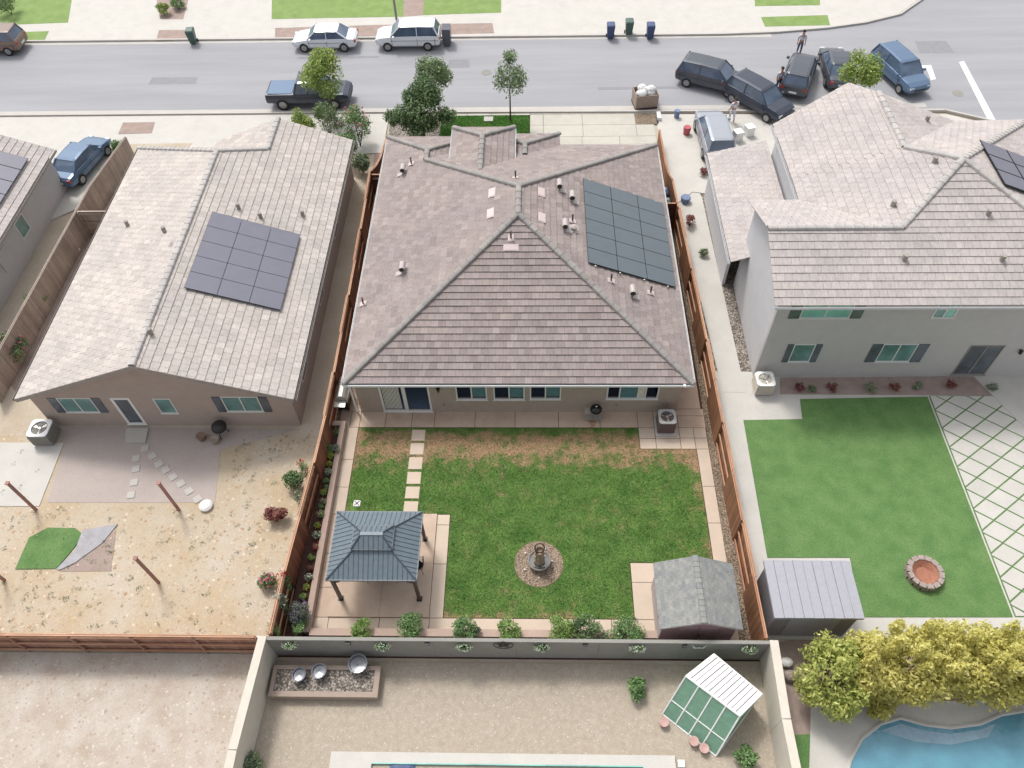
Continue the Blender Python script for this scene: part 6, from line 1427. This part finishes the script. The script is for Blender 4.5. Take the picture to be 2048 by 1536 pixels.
# diamond pavers
PVX = MB(); base = at(1900, 820); s1 = 1.22
for i in range(-14, 14):
    for j in range(-14, 14):
        cx0 = base[0] + (i - j) * s1 * .5 * 1.18; cy0 = base[1] + (i + j) * s1 * .5 * .86
        hw, hh = s1 * .5 * 1.18 - .05, s1 * .5 * .86 - .045
        d4 = [(cx0 - hw, cy0), (cx0, cy0 - hh), (cx0 + hw, cy0), (cx0, cy0 + hh)]
        # clip to the paved strip
        L0, L1 = at(1858, 792), at(2030, 1234); nx, ny = (L1[1] - L0[1]), -(L1[0] - L0[0]); ln = math.hypot(nx, ny); nx, ny = nx / ln, ny / ln
        if nx < 0: nx, ny = -nx, -ny
        cpl = clip_poly(d4, [(-nx, -ny, -(nx * L0[0] + ny * L0[1]) - .05), (0, 1, 22.35), (0, -1, -11.6), (1, 0, 27)])
        if cpl: PVX.prism(cpl, -.03, .012, random.uniform(.35, .65))
struct(PVX.build('diamond_pavers', M['conc_pale']))
# grey shed
gs_ = thing('storage_shed', 'grey resin shed with flat grey roof right of the sharp lot fence', 'shed')
m = MB(); x0, x1, y0, y1 = 9.05, 12.1, 10.75, 12.8; m.box(x0, x1, y0, y1, 0, 2.05); m.build('wall', M['shed_gray_wall'], gs_)
m = MB(); N = 9
for i in range(N):
    a, b = x0 - .12 + i * (x1 - x0 + .24) / N, x0 - .12 + (i + 1) * (x1 - x0 + .24) / N - .015; m.box(a, b, y0 - .12, y1 + .1, 2.05, 2.2 if i % 2 else 2.185)
m.box(x0 - .1, x1 + .1, y0 - .1, y1 + .08, 2.04, 2.15); m.build('roof', M['shed_gray'], gs_)
MB().box(x0 + .6, x1 - .6, y0 - .02, y0 - .002, .1, 1.9).build('door', M['shed_gray'], gs_)
# fire pit
p = at(1845, 1150); t = thing('fire_pit', 'round stone fire pit with rusty bowl on the bright green lawn', 'fire pit', (p[0], p[1], 0))
m = MB()
for lv in range(2):
    for i in range(14):
        a = i * 2 * math.pi / 14 + lv * .22; m.obox((.62 * math.cos(a), .62 * math.sin(a), .1 + lv * .17), (.2, .26, .16), a)
m.build('stone_ring', M['stone'], t); MB().lathe((0, 0, .1), [(.001, 0), (.3, .02), (.5, .2), (.52, .22)], 18).build('bowl', M['ember'], t)
p = at(1528, 765, .5); ac_unit('air_conditioner', 'pale air conditioner at the corner of the two storey house', p[0], p[1], 0, .85, .8, 'white', 'wall_beige')
rb = [(1600, 776, .3), (1625, 778, .25), (1665, 775, .3), (1740, 776, .35), (1790, 774, .3), (1835, 772, .25), (1900, 770, .3), (1985, 775, .3)]
for i, (px, py, r) in enumerate(rb):
    p = at(px, py, r * .6); shrub('bed_plant', 'low dusty plant under the two storey wall, %s from the air conditioner' % ['first', 'second', 'third', 'fourth', 'fifth', 'sixth', 'seventh', 'eighth'][i], 'plant', (p[0], p[1], 0), r, r * 1.3, M['leaf_gray' if i % 2 else 'leaf_red'], 160, .06, None, 0, 0, 'dusty plants under the two storey house', 4)
# clutter between right fence and the house
for px, py, z, r, mt, lb in [(1355, 222, .5, .2, 'bluething', 'small pale blue item outside the right fence near the road'), (1375, 255, .5, .25, 'redthing', 'small red item outside the right fence beside the silver SUV'), (1372, 395, .3, .3, 'bluething', 'pale blue tub in the gravel right of the bins')]:
    p = at(px, py, z); m = MB().lathe((0, 0, 0), [(.001, 0), (r * .8, 0), (r, z), (r * .9, z + .05), (.001, z + .04)], 12); o = m.build('garden_tub', M[mt]); o.location = (p[0], p[1], 0); tag(o, lb, 'tub')
for px, py, r, mt, lb in [(1410, 345, .35, 'leaf_red', 'reddish shrub beside the low garage roof, upper one'), (1425, 375, .3, 'leaf_red', 'dark reddish shrub beside the low garage roof, lower one'), (1380, 445, .45, 'leaf_red', 'rust coloured shrub right of the bins'), (1432, 440, .4, 'leaf_red', 'rust coloured shrub against the low garage roof'), (1408, 505, .3, 'leaf_gray', 'grey green shrub in the gravel between fence and big house')]:
    p = at(px, py, r * .6); shrub('side_shrub', lb, 'bush', (p[0], p[1], 0), r, r * 1.5, M[mt], 380, .06, None, 0, 0, None, 5)
for px, py, lb in [(1475, 272, 'white box on the driveway right of the silver SUV'), (1498, 262, 'second white box on the driveway nearer the roof corner')]:
    p = at(px, py, .3); m = MB().obox((0, 0, .3), (.5, .5, .6), R(20)); m.obox((0, 0, .62), (.54, .54, .05), R(20)); o = m.build('storage_box', M['white']); o.location = (p[0], p[1], .03); tag(o, lb, 'box')
# pallet bin on the road in front of the lot
t = thing('dumpster_bag', 'tan open crate full of white bags standing on the road at the front right corner', 'crate', (7.5, 46.55, 0), R(8))
m = MB(); m.box(-.75, .75, -.6, -.56, .14, 1.0); m.box(-.75, .75, .56, .6, .14, 1.0); m.box(-.75, -.71, -.56, .56, .14, 1.0); m.box(.71, .75, -.56, .56, .14, 1.0); m.box(-.71, .71, -.56, .56, .14, .2); m.build('side', M['crate'], t)
m = MB(); m.box(-.75, .75, -.6, .6, .0, .12); m.build('pallet', M['cratebase'], t)
m = MB()
for i in range(7): m.ball((random.uniform(-.45, .45), random.uniform(-.35, .35), random.uniform(.9, 1.2)), .32, .28, .25, 9, 6)
m.build('bag', M['bag'], t)
# street lamp pole
p = at(795, 62); m = MB().tube((0, 0, 0), (0, 0, 7.5), .09, .06, 10); m.tube((0, 0, 7.4), (0, -1.6, 7.8), .04, .04, 8); m.obox((0, -1.8, 7.8), (.22, .55, .1)); m.tube((0, 0, 0), (0, 0, .3), .16, n=12); o = m.build('street_lamp', M['wall_gray']); o.location = (p[0], p[1] + .3, .05); tag(o, 'grey street lamp pole behind the white SUV', 'street lamp')

# concrete gutters and small wear on the street
g1_ = MB(); g1_.box(-95, -1, 45.95, 46.4, -.04, .0045, .5); g1_.box(-1, 26, 45.95, 46.4, -.04, .0046, .45); g1_.box(-95, 17.5, 54.9, 55.36, -.04, .0045, .55); struct(g1_.build('gutter_strip', M['kerb']))
M['asph_patch'] = m_roll('asphalt_patch', C(158, 158, 162, .7), (1, 1, 1), .08, 2, .9, .3)
ap = MB()
for x, y, a, b in ((-27, 49.5, 3.4, .9), (-6, 51.2, 1.6, 1.1), (4.5, 48.3, 5.5, .35), (27.5, 52.5, 2.4, 1.6), (-17, 52.6, 6, .3)): ap.prism([(x, y), (x + a, y + .05), (x + a - .1, y + b), (x + .05, y + b)], -.01, .0035)
struct(ap.build('asphalt_patch', M['asph_patch']))
for x, y in ((-3.2, 50.6), (28.5, 47.5)): tag(MB().tube((x, y, -.02), (x, y, .012), .36, n=24).build('manhole_cover', M['wall_gray']), 'round grey manhole cover in the street ' + ('behind the front trees' if x < 0 else 'near the white road line'), 'manhole cover')
def scatter(name, x0, x1, y0, y1, n, s0, s1, mat, label, cat, flat=.6, z=0, avoid=()):
    x = rng.uniform(x0, x1, n); y = rng.uniform(y0, y1, n); k_ = np.ones(n, bool)
    for a, b, c, d in avoid: k_ &= ~((x > a) & (x < b) & (y > c) & (y < d))
    x, y = x[k_], y[k_]; n = len(x); s_ = s0 + (s1 - s0) * rng.random(n) ** 3; rot = rng.uniform(0, 6.28, n); st = rng.uniform(.6, 1.3, n)
    V = np.zeros((n, 5, 3)); c_, q_ = np.cos(rot)[:, None], np.sin(rot)[:, None]; ox = oc[None, :, 0] * st[:, None]; oy = oc[None, :, 1]
    V[:, :, 0] = x[:, None] + s_[:, None] * (ox * c_ - oy * q_); V[:, :, 1] = y[:, None] + s_[:, None] * (ox * q_ + oy * c_); V[:, :, 2] = z + s_[:, None] * oc[None, :, 2] * flat
    F = (np.array([[0, 1, 4], [1, 2, 4], [2, 3, 4], [3, 0, 4]])[None] + (np.arange(n) * 5)[:, None, None]).reshape(-1, 3)
    tag(soup(name, mat, V.reshape(-1, 3), F, np.repeat(rng.random(n), 4)), label, cat, kind='stuff')
M['clod'] = m_leaf('dirt_clod', C(176, 146, 116, .72), C(206, 182, 150, .72), C(228, 214, 194, .74), 0)
M['clod2'] = m_leaf('rubble_clod', C(184, 164, 146, .72), C(206, 192, 176, .72), C(220, 212, 202, .74), 0)
scatter('dirt_clods', -25, -9.95, 10.2, 20.4, 5200, .015, .09, M['clod'], 'small clods and straw scattered over the left yard', 'clods', .5, -.02, ((-22.5, -13.8, 16.3, 20.7),))
scatter('rubble', -24, -10.5, 4.5, 9.7, 3600, .012, .08, M['clod2'], 'pale rubble scattered over the dirt lot at lower left', 'rubble', .5, -.02)
scatter('yard_pebbles', -9.9, 8.6, 5.8, 9.6, 6500, .012, .035, M['pebble'] if False else M['clod2'], 'fine pale pebbles over the gravel yard at the bottom', 'pebbles', .5, -.02, ((-7.4, 5.2, 0, 6.4), (-9.9, -5.7, 8.1, 9.4)))
x = rng.uniform(-24, -10.2, 260); y = rng.uniform(10.4, 20.2, 260); k_ = ~((x > -22.5) & (x < -13.8) & (y > 16.2)); x, y = x[k_], y[k_]
V, F, T = leafcloud([(a, b, .0, .16, .16, .07) for a, b in zip(x, y)], 3200, .035, outer=.2); tag(soup('weeds', M['leaf_gray'], V, F, T), 'dry low weeds scattered over the straw yard at left', 'weeds', kind='stuff')
